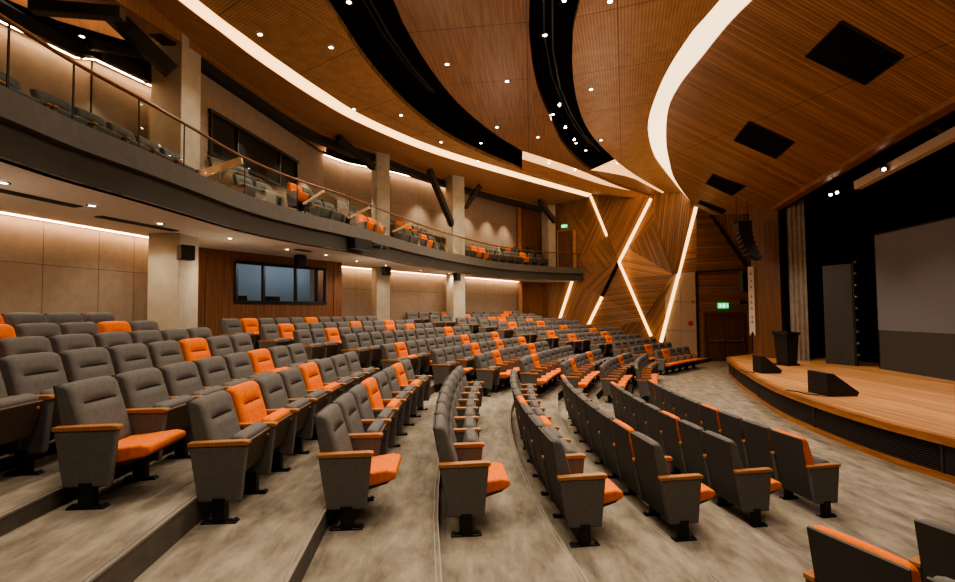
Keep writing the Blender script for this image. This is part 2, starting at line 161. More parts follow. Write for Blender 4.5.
wallw2 = wood('dark_oak_wall_wood', (.16, .07, .03), (.28, .125, .055), (5, 5, .4), rough=.45)
doorw = wood('door_wood', (.1, .045, .022), (.18, .08, .036), (8, 8, .5))
stagew = wood('stage_floor_wood', (.36, .165, .065), (.57, .285, .12), (.5, 9, 1), 'UV', rough=.38, slat=9, slat_dark=.75, slatw=.07, bump=.1)
stagee = wood('stage_edge_wood', (.22, .085, .028), (.4, .17, .06), (1, 1, 10), rough=.4)
stripw = wood('stage_curtain_wall', (.105, .048, .022), (.18, .085, .04), (6, 6, .3))
curtain_m = plain('grey_drape', (.27, .23, .19), .9, noise=.15, nscale=4)
blackdrape = plain('black_drape', (.008, .008, .009), .95, spec=.05)
screenm = plain('projection_screen', (.15, .155, .175), .9)
screenb = plain('screen_base', (.055, .052, .052), .8)
flatm = plain('stage_flat_dark', (.05, .048, .047), .8, noise=.1)
cab = plain('black_cabinet', (.014, .013, .013), .55, noise=.1, nscale=40)
blueroom = plain('control_room_wall', (.2, .24, .28), .9)
white = plain('white_card', (.75, .68, .58), .8)
redm = plain('red_plastic', (.5, .02, .015), .4)
litrail = wood('pale_handrail_wood', (.75, .5, .3), (.9, .66, .44), (2, 2, 2))  # pale tone stands in for light falling on the aisle rails
warm = (1, .86, .67)
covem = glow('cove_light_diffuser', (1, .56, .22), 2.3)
coveb = glow('broad_cove_diffuser', (1, .72, .44), 1.6)  # emission stands in for the light on the cove's upstand
linem = glow('wall_line_light', (1, .6, .25), 2.3)
washm = glow('wall_washer_light', (1, .64, .36), 34)
lampm = glow('lamp_lens', (1, .88, .72), 18)
spotm = glow('stage_lamp_lens', (1, .8, .6), 25)
greenm = glow('exit_sign_green', (.02, .42, .17), 1.6)
whitem = glow('exit_sign_white', (.8, 1, .9), 1.5)
def glass_mat():
    m, nt, b = newmat('clear_glass'); N, L = nt.nodes, nt.links
    t = N.new('ShaderNodeBsdfTransparent'); t.inputs[0].default_value = (.93, .95, .93, 1)
    g = N.new('ShaderNodeBsdfGlossy'); g.inputs['Roughness'].default_value = .02; g.inputs['Color'].default_value = (1, 1, 1, 1)
    lw = N.new('ShaderNodeLayerWeight'); lw.inputs[0].default_value = .25
    ml = N.new('ShaderNodeMath'); ml.operation = 'MULTIPLY'; ml.inputs[1].default_value = .05; L.new(lw.outputs['Fresnel'], ml.inputs[0])
    mx = N.new('ShaderNodeMixShader'); L.new(ml.outputs[0], mx.inputs[0]); L.new(t.outputs[0], mx.inputs[1]); L.new(g.outputs[0], mx.inputs[2])
    L.new(mx.outputs[0], N['Material Output'].inputs['Surface']); return m
glassm = glass_mat()

# ------------------------------------------------------------------ mesh helpers
class MB:
    def __init__(s): s.v = []; s.f = []; s.uv = []; s.mi = []; s.cur = 0
    def face(s, pts, uv=None):
        i = len(s.v); s.v += [tuple(p) for p in pts]; s.f.append(tuple(range(i, i + len(pts))))
        s.uv.append(uv if uv else [(p[0], p[1]) for p in pts]); s.mi.append(s.cur)
    def box(s, x0, x1, y0, y1, z0, z1, M=None):
        P = [(x, y, z) for z in (z0, z1) for y in (y0, y1) for x in (x0, x1)]
        if M is not None: P = [tuple(M @ Vector(p)) for p in P]
        for q in ((0, 2, 3, 1), (4, 5, 7, 6), (0, 1, 5, 4), (2, 6, 7, 3), (0, 4, 6, 2), (1, 3, 7, 5)):
            s.face([P[k] for k in q])
    def prism(s, poly, z0, z1, M=None, top=True, bottom=True, uvf=None):
        """poly = list of (x, y); z0/z1 a number or a function of (x, y)"""
        fz0 = z0 if callable(z0) else (lambda x, y: z0); fz1 = z1 if callable(z1) else (lambda x, y: z1)
        tri = tessellate_polygon([[Vector((p[0], p[1], 0)) for p in poly]])
        T = lambda p: tuple(M @ Vector(p)) if M is not None else p
        for t in tri:
            q = [poly[k] for k in t]
            a = (q[1][0] - q[0][0]) * (q[2][1] - q[0][1]) - (q[2][0] - q[0][0]) * (q[1][1] - q[0][1])
            if a < 0: q = q[::-1]
            uv = [uvf(*p[:2]) for p in q] if uvf else None
            if top: s.face([T((p[0], p[1], fz1(p[0], p[1]))) for p in q], uv)
            if bottom: s.face([T((p[0], p[1], fz0(p[0], p[1]))) for p in q[::-1]], uv[::-1] if uv else None)
        n = len(poly)
        for k in range(n):
            a, b = poly[k], poly[(k + 1) % n]
            s.face([T((a[0], a[1], fz0(*a[:2]))), T((b[0], b[1], fz0(*b[:2]))), T((b[0], b[1], fz1(*b[:2]))), T((a[0], a[1], fz1(*a[:2])))])
    def ribbon(s, A, B):
        u = 0
        for k in range(len(A) - 1):
            d = (Vector(A[k + 1]) - Vector(A[k])).length
            w = (Vector(A[k]) - Vector(B[k])).length
            s.face([A[k], A[k + 1], B[k + 1], B[k]], [(u, 0), (u + d, 0), (u + d, w), (u, w)]); u += d
    def tube(s, pts, r, n=8, caps=True):
        rings = []; pts = [Vector(p) for p in pts]
        for i, p in enumerate(pts):
            d = (pts[min(i + 1, len(pts) - 1)] - pts[max(i - 1, 0)]).normalized()
            up = Vector((0, 0, 1)) if abs(d.z) < .95 else Vector((1, 0, 0))
            a = d.cross(up).normalized(); b = d.cross(a)
            rr = r[i] if isinstance(r, (list, tuple)) else r
            rings.append([p + (a * math.cos(2 * math.pi * k / n) + b * math.sin(2 * math.pi * k / n)) * rr for k in range(n)])
        for i in range(len(rings) - 1):
            for k in range(n): s.face([rings[i][k], rings[i][(k + 1) % n], rings[i + 1][(k + 1) % n], rings[i + 1][k]])
        if caps: s.face(rings[0][::-1]); s.face(rings[-1])
    def bar(s, a, b, w, h):
        a, b = Vector(a), Vector(b); d = (b - a); L_ = d.length; d.normalize()
        up = Vector((0, 0, 1)) if abs(d.z) < .98 else Vector((0, 1, 0))
        x = d.cross(up).normalized(); z = x.cross(d)
        M = Matrix((( x.x, d.x, z.x, a.x), (x.y, d.y, z.y, a.y), (x.z, d.z, z.z, a.z), (0, 0, 0, 1)))
        s.box(-w / 2, w / 2, 0, L_, -h / 2, h / 2, M)
    def mesh(s, name, mats, bevel=0, seg=2, smooth=False, weld=True):
        me = bpy.data.meshes.new(name); me.from_pydata(s.v, [], s.f)
        ul = me.uv_layers.new(name='UVMap'); k = 0
        for f in s.uv:
            for c in f: ul.data[k].uv = c; k += 1
        mats = mats if isinstance(mats, (list, tuple)) else [mats]
        for m in mats: me.materials.append(m)
        me.polygons.foreach_set('material_index', s.mi)
        if weld or bevel:
            bm = bmesh.new(); bm.from_mesh(me); bmesh.ops.remove_doubles(bm, verts=bm.verts, dist=1e-5)
            bmesh.ops.recalc_face_normals(bm, faces=bm.faces)
            if bevel:
                ed = [e for e in bm.edges if len(e.link_faces) == 2 and e.calc_face_angle(0) > .5]
                bmesh.ops.bevel(bm, geom=ed, offset=bevel, segments=seg, profile=.5, affect='EDGES', clamp_overlap=True)
            bm.to_mesh(me); bm.free()
        if smooth: me.polygons.foreach_set('use_smooth', [True] * len(me.polygons))
        me.update(); return me
    def build(s, name, mats, parent=None, **kw):
        o = bpy.data.objects.new(name, s.mesh(name, mats, **kw)); C.objects.link(o)
        if parent is not None: o.parent = parent
        return o
def empty(name, loc=(0, 0, 0), rz=0, label=None, cat=None, group=None):
    o = bpy.data.objects.new(name, None); C.objects.link(o); o.location = loc; o.rotation_euler = (0, 0, rz); o.empty_display_size = .1
    return tag(o, label, cat, group)
def tag(o, label=None, cat=None, group=None):
    if label: o['label'] = label
    if cat: o['category'] = cat
    if group: o['group'] = group
    return o
def struct(o, label=None):
    o['kind'] = 'structure'
    if label: o['label'] = label
    return o
def dup(root, loc, rz, label, group=None, sx=1, sz=1):
    r = root.copy(); C.objects.link(r); r.location = loc; r.rotation_euler = (0, 0, rz); r.scale = (sx, 1, sz)
    r['label'] = label
    if group: r['group'] = group
    for ch in root.children:
        c = ch.copy(); C.objects.link(c); c.parent = r
        for g in ch.children:
            d = g.copy(); C.objects.link(d); d.parent = c
    return r
def ordn(i): return ['first', 'second', 'third', 'fourth', 'fifth', 'sixth', 'seventh', 'eighth', 'ninth', 'tenth', 'eleventh', 'twelfth', 'thirteenth', 'fourteenth', 'fifteenth', 'sixteenth', 'seventeenth', 'eighteenth', 'nineteenth', 'twentieth'][i] if i < 20 else str(i + 1) + 'th'

# ------------------------------------------------------------------ the chair
PITCH = .56
def yz_prism(mb, prof, x0, x1):
    M = Matrix(((0, 0, 1, 0), (1, 0, 0, 0), (0, 1, 0, 0), (0, 0, 0, 1)))   # (y, z, x)
    mb.prism(prof, x0, x1, M)
def panel_mesh():
    m = MB(); yz_prism(m, [(-.222, .59), (-.15, .165), (.165, .165), (.208, .59)], -.029, .029); return m.mesh('side_panel', fabric, bevel=.012)
def arm_mesh():
    m = MB(); yz_prism(m, [(-.228, .588), (.212, .588), (.226, .6), (.222, .622), (.18, .627), (-.228, .62)], -.034, .034); return m.mesh('armrest', armw, bevel=.008)
def post_mesh():
    m = MB(); m.box(-.035, .035, -.04, .055, .015, .2); m.box(-.032, .032, -.125, .14, 0, .016); m.box(-.025, .025, -.115, -.09, .016, .03); m.box(-.025, .025, .105, .13, .016, .03)
    return m.mesh('pedestal', blackm, bevel=.004, seg=1)
def back_mesh(mat):
    # front profile (y, z) bottom to top, then over the rim to the back
    prof = [(-.02, .36), (-.035, .45), (-.05, .53), (-.075, .61), (-.098, .69), (-.119, .762), (-.14, .77), (-.127, .779), (-.143, .84), (-.16, .89), (-.183, .922), (-.215, .935), (-.25, .926), (-.262, .9), (-.245, .78), (-.2, .55), (-.15, .36)]
    xs = [-.243, -.233, -.2, -.165, -.1, 0, .1, .165, .2, .233, .243]
    m = MB(); V = []
    for x in xs:
        t = abs(x) / .243; row = []
        for k, (y, z) in enumerate(prof):
            yy, zz = y, z
            if t > .9:
                if k < 12: yy -= .03 if t > .98 else .008
                if z > .9: zz -= .022 if t > .98 else .008
            if k == 6 and abs(x) > .16: yy += .017      # the crease stops short of the edges
            zz += .008 * (1 - t * t) if z > .9 else 0
            row.append((x, yy, zz))
        V.append(row)
    for i in range(len(xs) - 1):
        for k in range(len(prof)):
            k2 = (k + 1) % len(prof); m.cur = 1 if k in (5, 6) and abs(xs[i]) < .17 and abs(xs[i + 1]) < .17 else 0; m.face([V[i][k], V[i + 1][k], V[i + 1][k2], V[i][k2]])
    m.cur = 0; m.face(V[0][::-1]); m.face(V[-1])
    me = m.mesh('backrest', [mat, CREASE_SHADE[mat.name]]); me.polygons.foreach_set('use_smooth', [len(p.vertices) == 4 for p in me.polygons]); return me
def shell_mesh():
    m = MB(); prof = [(-.13, .17), (-.275, .9), (-.278, .92), (-.262, .926), (-.25, .78), (-.2, .55), (-.1, .17)]
    yz_prism(m, prof, -.248, .248); return m.mesh('back_shell', shellm, bevel=.008)
def tiltM(a, y, z): return Matrix.Translation((0, y, z)) @ Matrix.Rotation(a, 4, 'X')
def seat_up(mat):
    m = MB(); m.box(-.236, .236, -.055, .06, -.01, .285, tiltM(-.28, .035, .375)); me = m.mesh('seat', mat, bevel=.035, seg=3, smooth=True); return me
def seat_up_shell():
    m = MB(); m.box(-.238, .238, .055, .085, -.04, .25, tiltM(-.28, .035, .375)); return m.mesh('seat_shell', undw, bevel=.008)
def seat_button():
    m = MB(); M = tiltM(-.28, .035, .375); m.tube([M @ Vector((-.19, .085, .2)), M @ Vector((-.19, .093, .2))], .012, 8); return m.mesh('button', brass)
def seat_dn(mat):
    m = MB(); yz_prism(m, [(-.1, .3), (-.1, .4), (.1, .42), (.33, .45), (.4, .435), (.405, .385), (.37, .36), (.1, .3)], -.236, .236); return m.mesh('seat', mat, bevel=.025, seg=3)
def seat_dn_shell():
    m = MB(); yz_prism(m, [(-.1, .27), (-.1, .305), (.1, .305), (.36, .36), (.33, .335), (.1, .265)], -.225, .225); return m.mesh('seat_shell', shellm, bevel=.006)
ME = dict(panel=panel_mesh(), arm=arm_mesh(), post=post_mesh(), shell=shell_mesh(),
          back={'grey': back_mesh(fabric), 'orange': back_mesh(orange)},
          sup={'grey': seat_up(fabric), 'orange': seat_up(orange)}, ups=seat_up_shell(), btn=seat_button(),
          sdn=seat_dn(orange), dns=seat_dn_shell())
def part(name, me, parent, loc=(0, 0, 0)):
    o = bpy.data.objects.new(name, me); C.objects.link(o); o.parent = parent; o.location = loc; return o
PROTO = {}
def proto(col, down, end, rim=False):
    """col of the back, seat folded or lowered, end = 1 when the chair carries the arm at the far end too"""
    r = empty('auditorium_chair', cat='chair')
    for sx in ((1, -1) if end else (1,)):
        p = part('side_panel', ME['panel'], r, (sx * .28, 0, 0)); part('armrest', ME['arm'], p)
        part('pedestal', ME['post'], r, (sx * .28, 0, 0))
    part('backrest', ME['back'][col], r); part('back_shell', ME['shell'], r)
    if down: s = part('seat', ME['sdn'], r); part('seat_shell', ME['dns'], s)
    else:
        s = part('seat', ME['sup']['grey' if rim else col], r); part('seat_shell', ME['ups'], s); part('button', ME['btn'], s)
    if down and col == 'grey': s['label'] = 'orange seat cushion folded down'
    return r
used = set()
def chair(x, y, z, phi, col, down, end, label, group, sx=1, rim=False, sz=1):
    k = (col, down, end, rim)
    if k not in PROTO: PROTO[k] = proto(*k)
    if k not in used:
        used.add(k); r = PROTO[k]; r.location = (x, y, z); r.rotation_euler = (0, 0, phi - math.pi / 2); r.scale = (sx, 1, sz); r['label'] = label; r['group'] = group; return r
    return dup(PROTO[k], (x, y, z), phi - math.pi / 2, label, group, sx, sz)

ORM = {0: [5], -1: [5], -2: [1], -3: [3, 6], -4: [4], 1: [1, 4], 2: [3, 6], 3: [], 4: [3], 5: [1, 8], 6: [2, 7], 7: [0, 3, 8]}
ORF = {-3: [1, 5], -2: [1, 6, 9], -1: [2, 7, 9], 0: [9], 1: [1, 8, 12], 2: [4, 7, 10], 3: [2, 7], 4: [2], 5: [2, 6], 6: [5], 7: []}
ORE = {-4: [3, 9], -3: [3, 7], -2: [3, 4], -1: [2, 5], 0: [1, 4], 1: [5], 2: [1, 6], 3: [1, 5], 4: [2], 5: [], 6: [2], 7: [1]}
DNM = {0: [0], 2: [0], 3: [0], 4: [0], 5: [0], 6: [0]}
DNF = {1: [3], 2: [1], 3: [1, 2, 3, 4], 4: [0, 1, 2, 3, 4], 5: [0, 1, 2, 3, 4], 6: [0, 1, 2, 3], 7: [0, 1, 2, 3, 4]}
def rowname(r): return 'front row' if r == 7 else ordn(7 - r) + ' row'
for r in range(-4, 8):
    R = ROWS[r]; z = R['z']
    for blk, key, sk, orr, dn, bname, aisle in (('m', 'm', None, ORM, DNM, 'middle block', 'the nearest aisle'), ('f', 'f', 'fs', ORF, DNF, 'second block', 'its near aisle'), ('e', 'e', 'es', ORE, {7: range(9), 6: range(9), 5: [0, 1]}, 'farthest block', 'its near aisle')):
        pts = R[key]; n = len(pts); sx = (R[sk] / PITCH) if sk else 1
        off_ = R['m0'] if blk == 'm' else 0; n += off_
        for i, (x, y, phi) in enumerate(pts, off_):
            col = 'orange' if i in orr.get(r, []) else 'grey'; d = i in dn.get(r, [])
            lab = '%s auditorium chair, %s from %s, %s of the %s' % ('Orange' if col == 'orange' else 'Grey', ordn(i), aisle, rowname(r), bname)
            chair(x, y, z, phi, col, d, i == n - 1, lab.replace('folding auditorium', 'auditorium') if len(lab.split()) > 16 else lab, 'auditorium chairs in the %s of the %s' % (rowname(r), bname), sx, r >= 5 and col == 'orange', {-4: 1.03, -3: 1.02, -2: 1.02, -1: 1.01, 0: .955 if blk == 'm' else 1.02, 5: 1.02, 6: 1.04, 7: 1.06}.get(r, 1))
# the block on the near side of the aisle
for r, p0, cols in ((5, (2.24, 2.87), ('orange', 'grey')), (6, (3.36, 3.35), ('grey', 'grey'))):
    q = -.36; f = -q
    for i, col in enumerate(cols):
        x = p0[0] - (i + .5) * PITCH * math.sin(q); y = p0[1] - (i + .5) * PITCH * math.cos(q)
        # the aisle side is at the far end here, so the chair also carries that arm
        chair(x, y, ROWS[r]['z'], f, col, False, i == 0, '%s auditorium chair seen from behind at lower right, %s of the nearest block row %s' % (col.capitalize(), ordn(i), 'behind' if r == 5 else 'ahead'), 'auditorium chairs nearest the camera', 1, False, 1.05)

# ------------------------------------------------------------------ floor tiers
def rowline(r, back):
    """polyline of the edge 'back' metres behind the arm centres of row r"""
    R = ROWS[r]; a, b, rad = R['c']; out = []
    rad += back
    t0, t1 = R['t0'], R['t1']
    tn = math.asin(min(.95, (b + 6) / rad))
    for k in range(9): t = tn + (t0 - tn) * k / 9; out.append((a - rad * math.cos(t), b - rad * math.sin(t)))
    for k in range(7): t = t0 + (t1 - t0) * k / 6; out.append((a - rad * math.cos(t), b - rad * math.sin(t)))
    def off(p, phi): return (p[0] - back * math.cos(phi), p[1] - back * math.sin(phi))
    f0, f1, e0, e1 = R['f0'], R['f1'], R['e0'], R['e1']
    fp = R['f']
    if fp:
        out.append(off(f0, fp[0][2])); mid = fp[len(fp) // 2]; out.append(off(mid, mid[2])); out.append(off(f1, fp[-1][2]))
    else:
        for k in (0, .5, 1): out.append(off((f0[0] + (f1[0] - f0[0]) * k, f0[1] + (f1[1] - f0[1]) * k), -.4))
    ep = R['e']
    out.append(off(e0, ep[0][2])); out.append(off(e1, ep[-1][2]))
    q = -ep[-1][2]; d = 3.6 if r > 0 else 4.6
    q = max(.5, q - .1)
    out.append((out[-1][0] + d * math.sin(q), out[-1][1] + d * math.cos(q)))
    return out
EB = {-4: .26, -3: .24, -2: .24, -1: .24, 0: .23, 1: .16, 2: .16, 3: .24, 4: .28, 5: .33, 6: .37, 7: .41}
lines = {r: rowline(r, EB[r]) for r in range(-4, 8)}
fl = MB()
fl.box(-11, 17, -6, 30, -.12, -.0)
for r in range(-4, 8):
    z = ROWS[r]['z']; zb = ROWS[r - 1]['z'] if r > -4 else z + .12
    A = [(x, y, zb) for x, y in lines[r]]; B = [(x, y, z) for x, y in lines[r]]
    fl.cur = 1; fl.ribbon(A, B); fl.cur = 0
    if r < 7:
        Cc = [(x, y, z) for x, y in lines[r + 1]]
        for k in range(len(B) - 1): fl.face([B[k], B[k + 1], Cc[k + 1], Cc[k]])
z = ROWS[-4]['z'] + .12
A = [(x, y, z) for x, y in lines[-4]]; B = [(min(x - 3.5, -10.5) if y < 12 else x - 6, y + (3 if y > 12 else 0), z) for x, y in lines[-4]]
for k in range(len(A) - 1): fl.face([B[k], B[k + 1], A[k + 1], A[k]])
struct(fl.build('floor', [floorm, riserm], weld=False), 'brown-grey carpeted stepped floor')
for i, r in enumerate(range(-3, 8)):
    zb = ROWS[r - 1]['z']; m = MB()
    L1 = lines[r]
    def shift(P, d):
        o = []
        for k, p in enumerate(P):
            a = P[max(k - 1, 0)]; b = P[min(k + 1, len(P) - 1)]; tx, ty = b[0] - a[0], b[1] - a[1]; l = math.hypot(tx, ty) or 1
            o.append((p[0] - ty / l * d, p[1] + tx / l * d))
        return o
    for d0, d1 in ((-.004, .007), (.032, .04)):
        P0, P1 = shift(L1, d0), shift(L1, d1)
        for k in range(len(P0) - 1):
            q = [(*P0[k], zb + .004), (*P0[k + 1], zb + .004), (*P1[k + 1], zb + .004), (*P1[k], zb + .004)]
            m.face(q)
            m.face([(*P0[k], zb + .004), (*P0[k + 1], zb + .004), (*P0[k + 1], zb - .012), (*P0[k], zb - .012)])
    struct(m.build('trim_%d' % (i + 1), nosem, weld=False), 'metal nosing strip on the step edge')

# ------------------------------------------------------------------ stage
SF = [(9.3, -3), (8.3, 1.2), (7.62, 3.8), (7.28, 5.6), (7.1, 6.9), (7.03, 8.0), (7.15, 9.33), (7.46, 11.0), (7.9, 12.4), (8.4, 13.75), (9.1, 15.6), (9.95, 17.6), (10.35, 18.45), (10.9, 18.9)]
SZ = .678
def catmull(P, n=6):
    o = []
    for i in range(len(P) - 1):
        p0, p1, p2, p3 = P[max(i - 1, 0)], P[i], P[i + 1], P[min(i + 2, len(P) - 1)]
        for k in range(n):
            t = k / n; o.append(tuple(.5 * (2 * p1[j] + (p2[j] - p0[j]) * t + (2 * p0[j] - 5 * p1[j] + 4 * p2[j] - p3[j]) * t * t + (3 * p1[j] - p0[j] - 3 * p2[j] + p3[j]) * t ** 3) for j in range(len(p1))))
    o.append(tuple(P[-1])); return o
SC = catmull(SF, 5)
def inset(P, d):      # move toward +X side of the line
    o = []
    for k, p in enumerate(P):
        a = P[max(k - 1, 0)]; b = P[min(k + 1, len(P) - 1)]; tx, ty = b[0] - a[0], b[1] - a[1]; l = math.hypot(tx, ty) or 1
        o.append((p[0] + ty / l * d, p[1] - tx / l * d))
    return o
st = empty('stage', (0, 0, 0), 0, 'Raised wooden stage with curved front edge and dark louvred grille', 'stage')
m = MB(); back = [(14.6, 21.5), (15.2, 10), (15.2, -3)]
m.prism(SC + back, SZ - .03, SZ, uvf=lambda x, y: (y, x)); m.build('stage_floor', stagew, st)
S0, S1, S2 = SC, inset(SC, .06), inset(SC, .14)
m = MB()      # top lip
lip = [(0, SZ - .12), (0, SZ + .004), (.12, SZ + .004)]
m.ribbon([(*p, SZ + .004) for p in inset(SC, .12)], [(*p, SZ + .004) for p in inset(SC, -.02)])
m.ribbon([(*p, SZ + .004) for p in inset(SC, -.02)], [(*p, SZ - .125) for p in inset(SC, -.02)])
m.ribbon([(*p, SZ - .125) for p in inset(SC, -.02)], [(*p, SZ - .125) for p in S2])
m.build('stage_lip', stagee, st)
m = MB()
m.ribbon([(*p, .1) for p in inset(SC, .02)], [(*p, 0) for p in inset(SC, .02)]); m.ribbon([(*p, .1) for p in S2], [(*p, .1) for p in inset(SC, .02)])
m.build('stage_base_trim', stagee, st)
m = MB(); m.ribbon([(*p, SZ - .12) for p in S2], [(*p, .1) for p in S2]); m.build('grille_backing', dark, st)
gr = MB()
cut = [k for k, p in enumerate(SC) if p[1] > 6.85]
Pg = [inset(SC, .05)[k] for k in cut]; Pg2 = [inset(SC, .12)[k] for k in cut]
for j in range(11):
    zz = .125 + j * .0395
    gr.ribbon([(*p, zz + .016) for p in Pg], [(*p, zz) for p in Pg]); gr.ribbon([(*p, zz + .02) for p in Pg2], [(*p, zz + .016) for p in Pg])
gr.build('louvre_grille', plain('louvre_black', (.035, .03, .027), .5), st)
pm = MB(); P3 = [inset(SC, .05)[k] for k, p in enumerate(SC) if p[1] <= 6.9]
pm.ribbon([(*p, SZ - .12) for p in P3], [(*p, .1) for p in P3]); pm.build('access_panel', cab, st)
divm = plain('divider_black', (.03, .026, .024), .5)
for k in range(len(cut)):
    if k % 11 == 0:
        pv = MB(); p = Pg[k]; pv.box(p[0] - .012, p[0] + .012, p[1] - .02, p[1] + .02, .1, SZ - .12); pv.build('grille_divider', divm, st)

def wedge(x, y, rz, L_, W_, H_, label):
    r = empty('stage_monitor', (x, y, SZ + .004), rz, label, 'speaker', 'floor monitor speakers on the stage')
    prof = [(0, 0), (0, H_), (.22 * W_ , H_ * .97), (W_, .17 * H_), (.93 * W_, 0)]
    m = MB(); M = Matrix(((1, 0, 0, 0), (0, 0, 1, 0), (0, 1, 0, 0), (0, 0, 0, 1)))
    m.prism(prof, 0, L_, M); m.build('cabinet', cab, r, bevel=.012)
    g = MB(); a = Vector((.26 * W_, 0, H_ * .93)); b = Vector((.95 * W_, 0, H_ * .22)); n_ = Vector((b.z - a.z, 0, a.x - b.x)).normalized() * -.012
    if n_.z < 0: n_ = -n_
    g.face([a + n_ + Vector((0, .05, 0)), b + n_ + Vector((0, .05, 0)), b + n_ + Vector((0, L_ - .05, 0)), a + n_ + Vector((0, L_ - .05, 0))])
    g.build('speaker_grille', blackm, r)
    c = MB(); c.tube([(-.02, .15, .05), (-.15, .1, .015), (-.3, .3, .012), (-.25, .6, .012), (-.4, .8, .012)], .012, 6); c.build('cable', blackm, r)
wedge(7.83, 9.98, 0, .6, .72, .52, 'Large black wedge monitor speaker near the stage front')
wedge(8.72, 13.7, -.1, .5, .62, .53, 'Smaller black wedge monitor speaker farther along the stage, before the lectern')

pod = empty('lectern', (10.95, 15.75, SZ), .35, 'Black lectern with gooseneck microphone standing on the stage', 'lectern')
m = MB()
m.prism([(-.31, -.25), (.31, -.25), (.31, .25), (-.31, .25)], 0, .05); m.build('base', cab, pod)
m = MB(); lo = [(-.24, -.2), (.24, -.2), (.24, .2), (-.24, .2)]; hi = [(-.31, -.24), (.31, -.24), (.31, .24), (-.31, .24)]
for k in range(4):
    a, b = lo[k], lo[(k + 1) % 4]; c, d = hi[(k + 1) % 4], hi[k]; m.face([(*a, .05), (*b, .05), (*c, 1.08), (*d, 1.08)])
m.face([(*p, .05) for p in lo[::-1]]); m.face([(*p, 1.08) for p in hi]); m.build('body', cab, pod, bevel=.01)
m = MB(); m.prism([(-.35, -.28), (.35, -.28), (.35, .28), (-.35, .28)], lambda x, y: 1.08, lambda x, y: 1.18 - .1 * x); m.build('top', cab, pod, bevel=.01)
m = MB(); m.tube([(.05, .1, 1.15), (.05, .1, 1.3), (.0, .06, 1.4), (-.08, 0, 1.46)], .008, 6); m.tube([(-.08, 0, 1.46), (-.13, -.03, 1.48)], .018, 8); m.build('microphone', blackm, pod)

# screen, flat, drapes
def vwall(m, a, b, z0, z1, t=.06):
    a, b = Vector((a[0], a[1], 0)), Vector((b[0], b[1], 0)); d = (b - a).normalized(); n = Vector((-d.y, d.x, 0)) * t
    P = [a, b, b + n, a + n]; m.prism([(p.x, p.y) for p in P], z0, z1)
sd = Vector((-.12, -1, 0)).normalized()
s0 = Vector((13.13, 14.52, 0)); s1 = s0 + sd * 8.5
sc = empty('projection_screen', (s0.x, s0.y, 0), 0, 'Large grey projection screen on a dark base at the stage back', 'screen')
def loc(v): return (v[0] - s0.x, v[1] - s0.y)
m = MB(); vwall(m, loc(s0), loc(s1), 1.94, 5.05, .05); m.build('screen_surface', screenm, sc)
m = MB(); vwall(m, loc(s0 + sd * .02), loc(s1), SZ, 1.93, .04); m.build('base_panel', screenb, sc)
m = MB(); vwall(m, loc(s0 - sd * .03), loc(s0), SZ, 5.1, .08); vwall(m, loc(s0 - sd * .03), loc(s1), 5.05, 5.1, .08); m.build('frame', blackm, sc)
ft = empty('stage_flat', (0, 0, 0), 0, 'Tall dark upright scenery flat left of the projection screen', 'panel')
m = MB(); vwall(m, (12.98, 15.3), (12.62, 16.12), SZ, 4.22, -.06); m.build('board', flatm, ft)
m = MB(); m.bar((13.0, 15.24, SZ), (13.0, 15.24, 4.28), .05, .05); m.build('edge_post', steel, ft)
for k in range(9): m = MB(); zz = SZ + .35 + k * .4; m.box(13.0, 13.06, 15.17, 15.22, zz, zz + .07); m.build('hinge', piping, ft)
def drape(name, pts, z0, z1, amp, wl, mat, label, kind='drape'):
    m = MB(); P = []
    for i in range(len(pts) - 1):
        a, b = Vector(pts[i]), Vector(pts[i + 1]); d = b - a; n = int(d.length / wl * 8); t = d.normalized(); nn = Vector((-t.y, t.x))
        for k in range(n): u = k / n; P.append(a + d * u + nn * amp * math.sin(u * d.length / wl * 2 * math.pi))
    P.append(Vector(pts[-1]))
    m.ribbon([(p.x, p.y, z0) for p in P], [(p.x, p.y, z1) for p in P]); o = m.build(name, mat, smooth=True); return tag(o, label, 'curtain')
drape('stage_curtain', [(12.3, 17.42), (12.64, 16.92)], SZ, 7.0, .05, .16, curtain_m, 'Pleated grey-brown stage curtain at the proscenium edge')
drape('backdrop_curtain', [(13.3, 21.5), (14.7, 15.5), (14.5, 10), (14.0, -3)], SZ, 9.0, .06, .4, blackdrape, 'Black backdrop curtain hanging behind the screen')
drape('wing_curtain', [(12.4, 17.9), (13.5, 18.5)], SZ, 8.0, .06, .3, blackdrape, 'Black wing curtain behind the grey stage curtain')

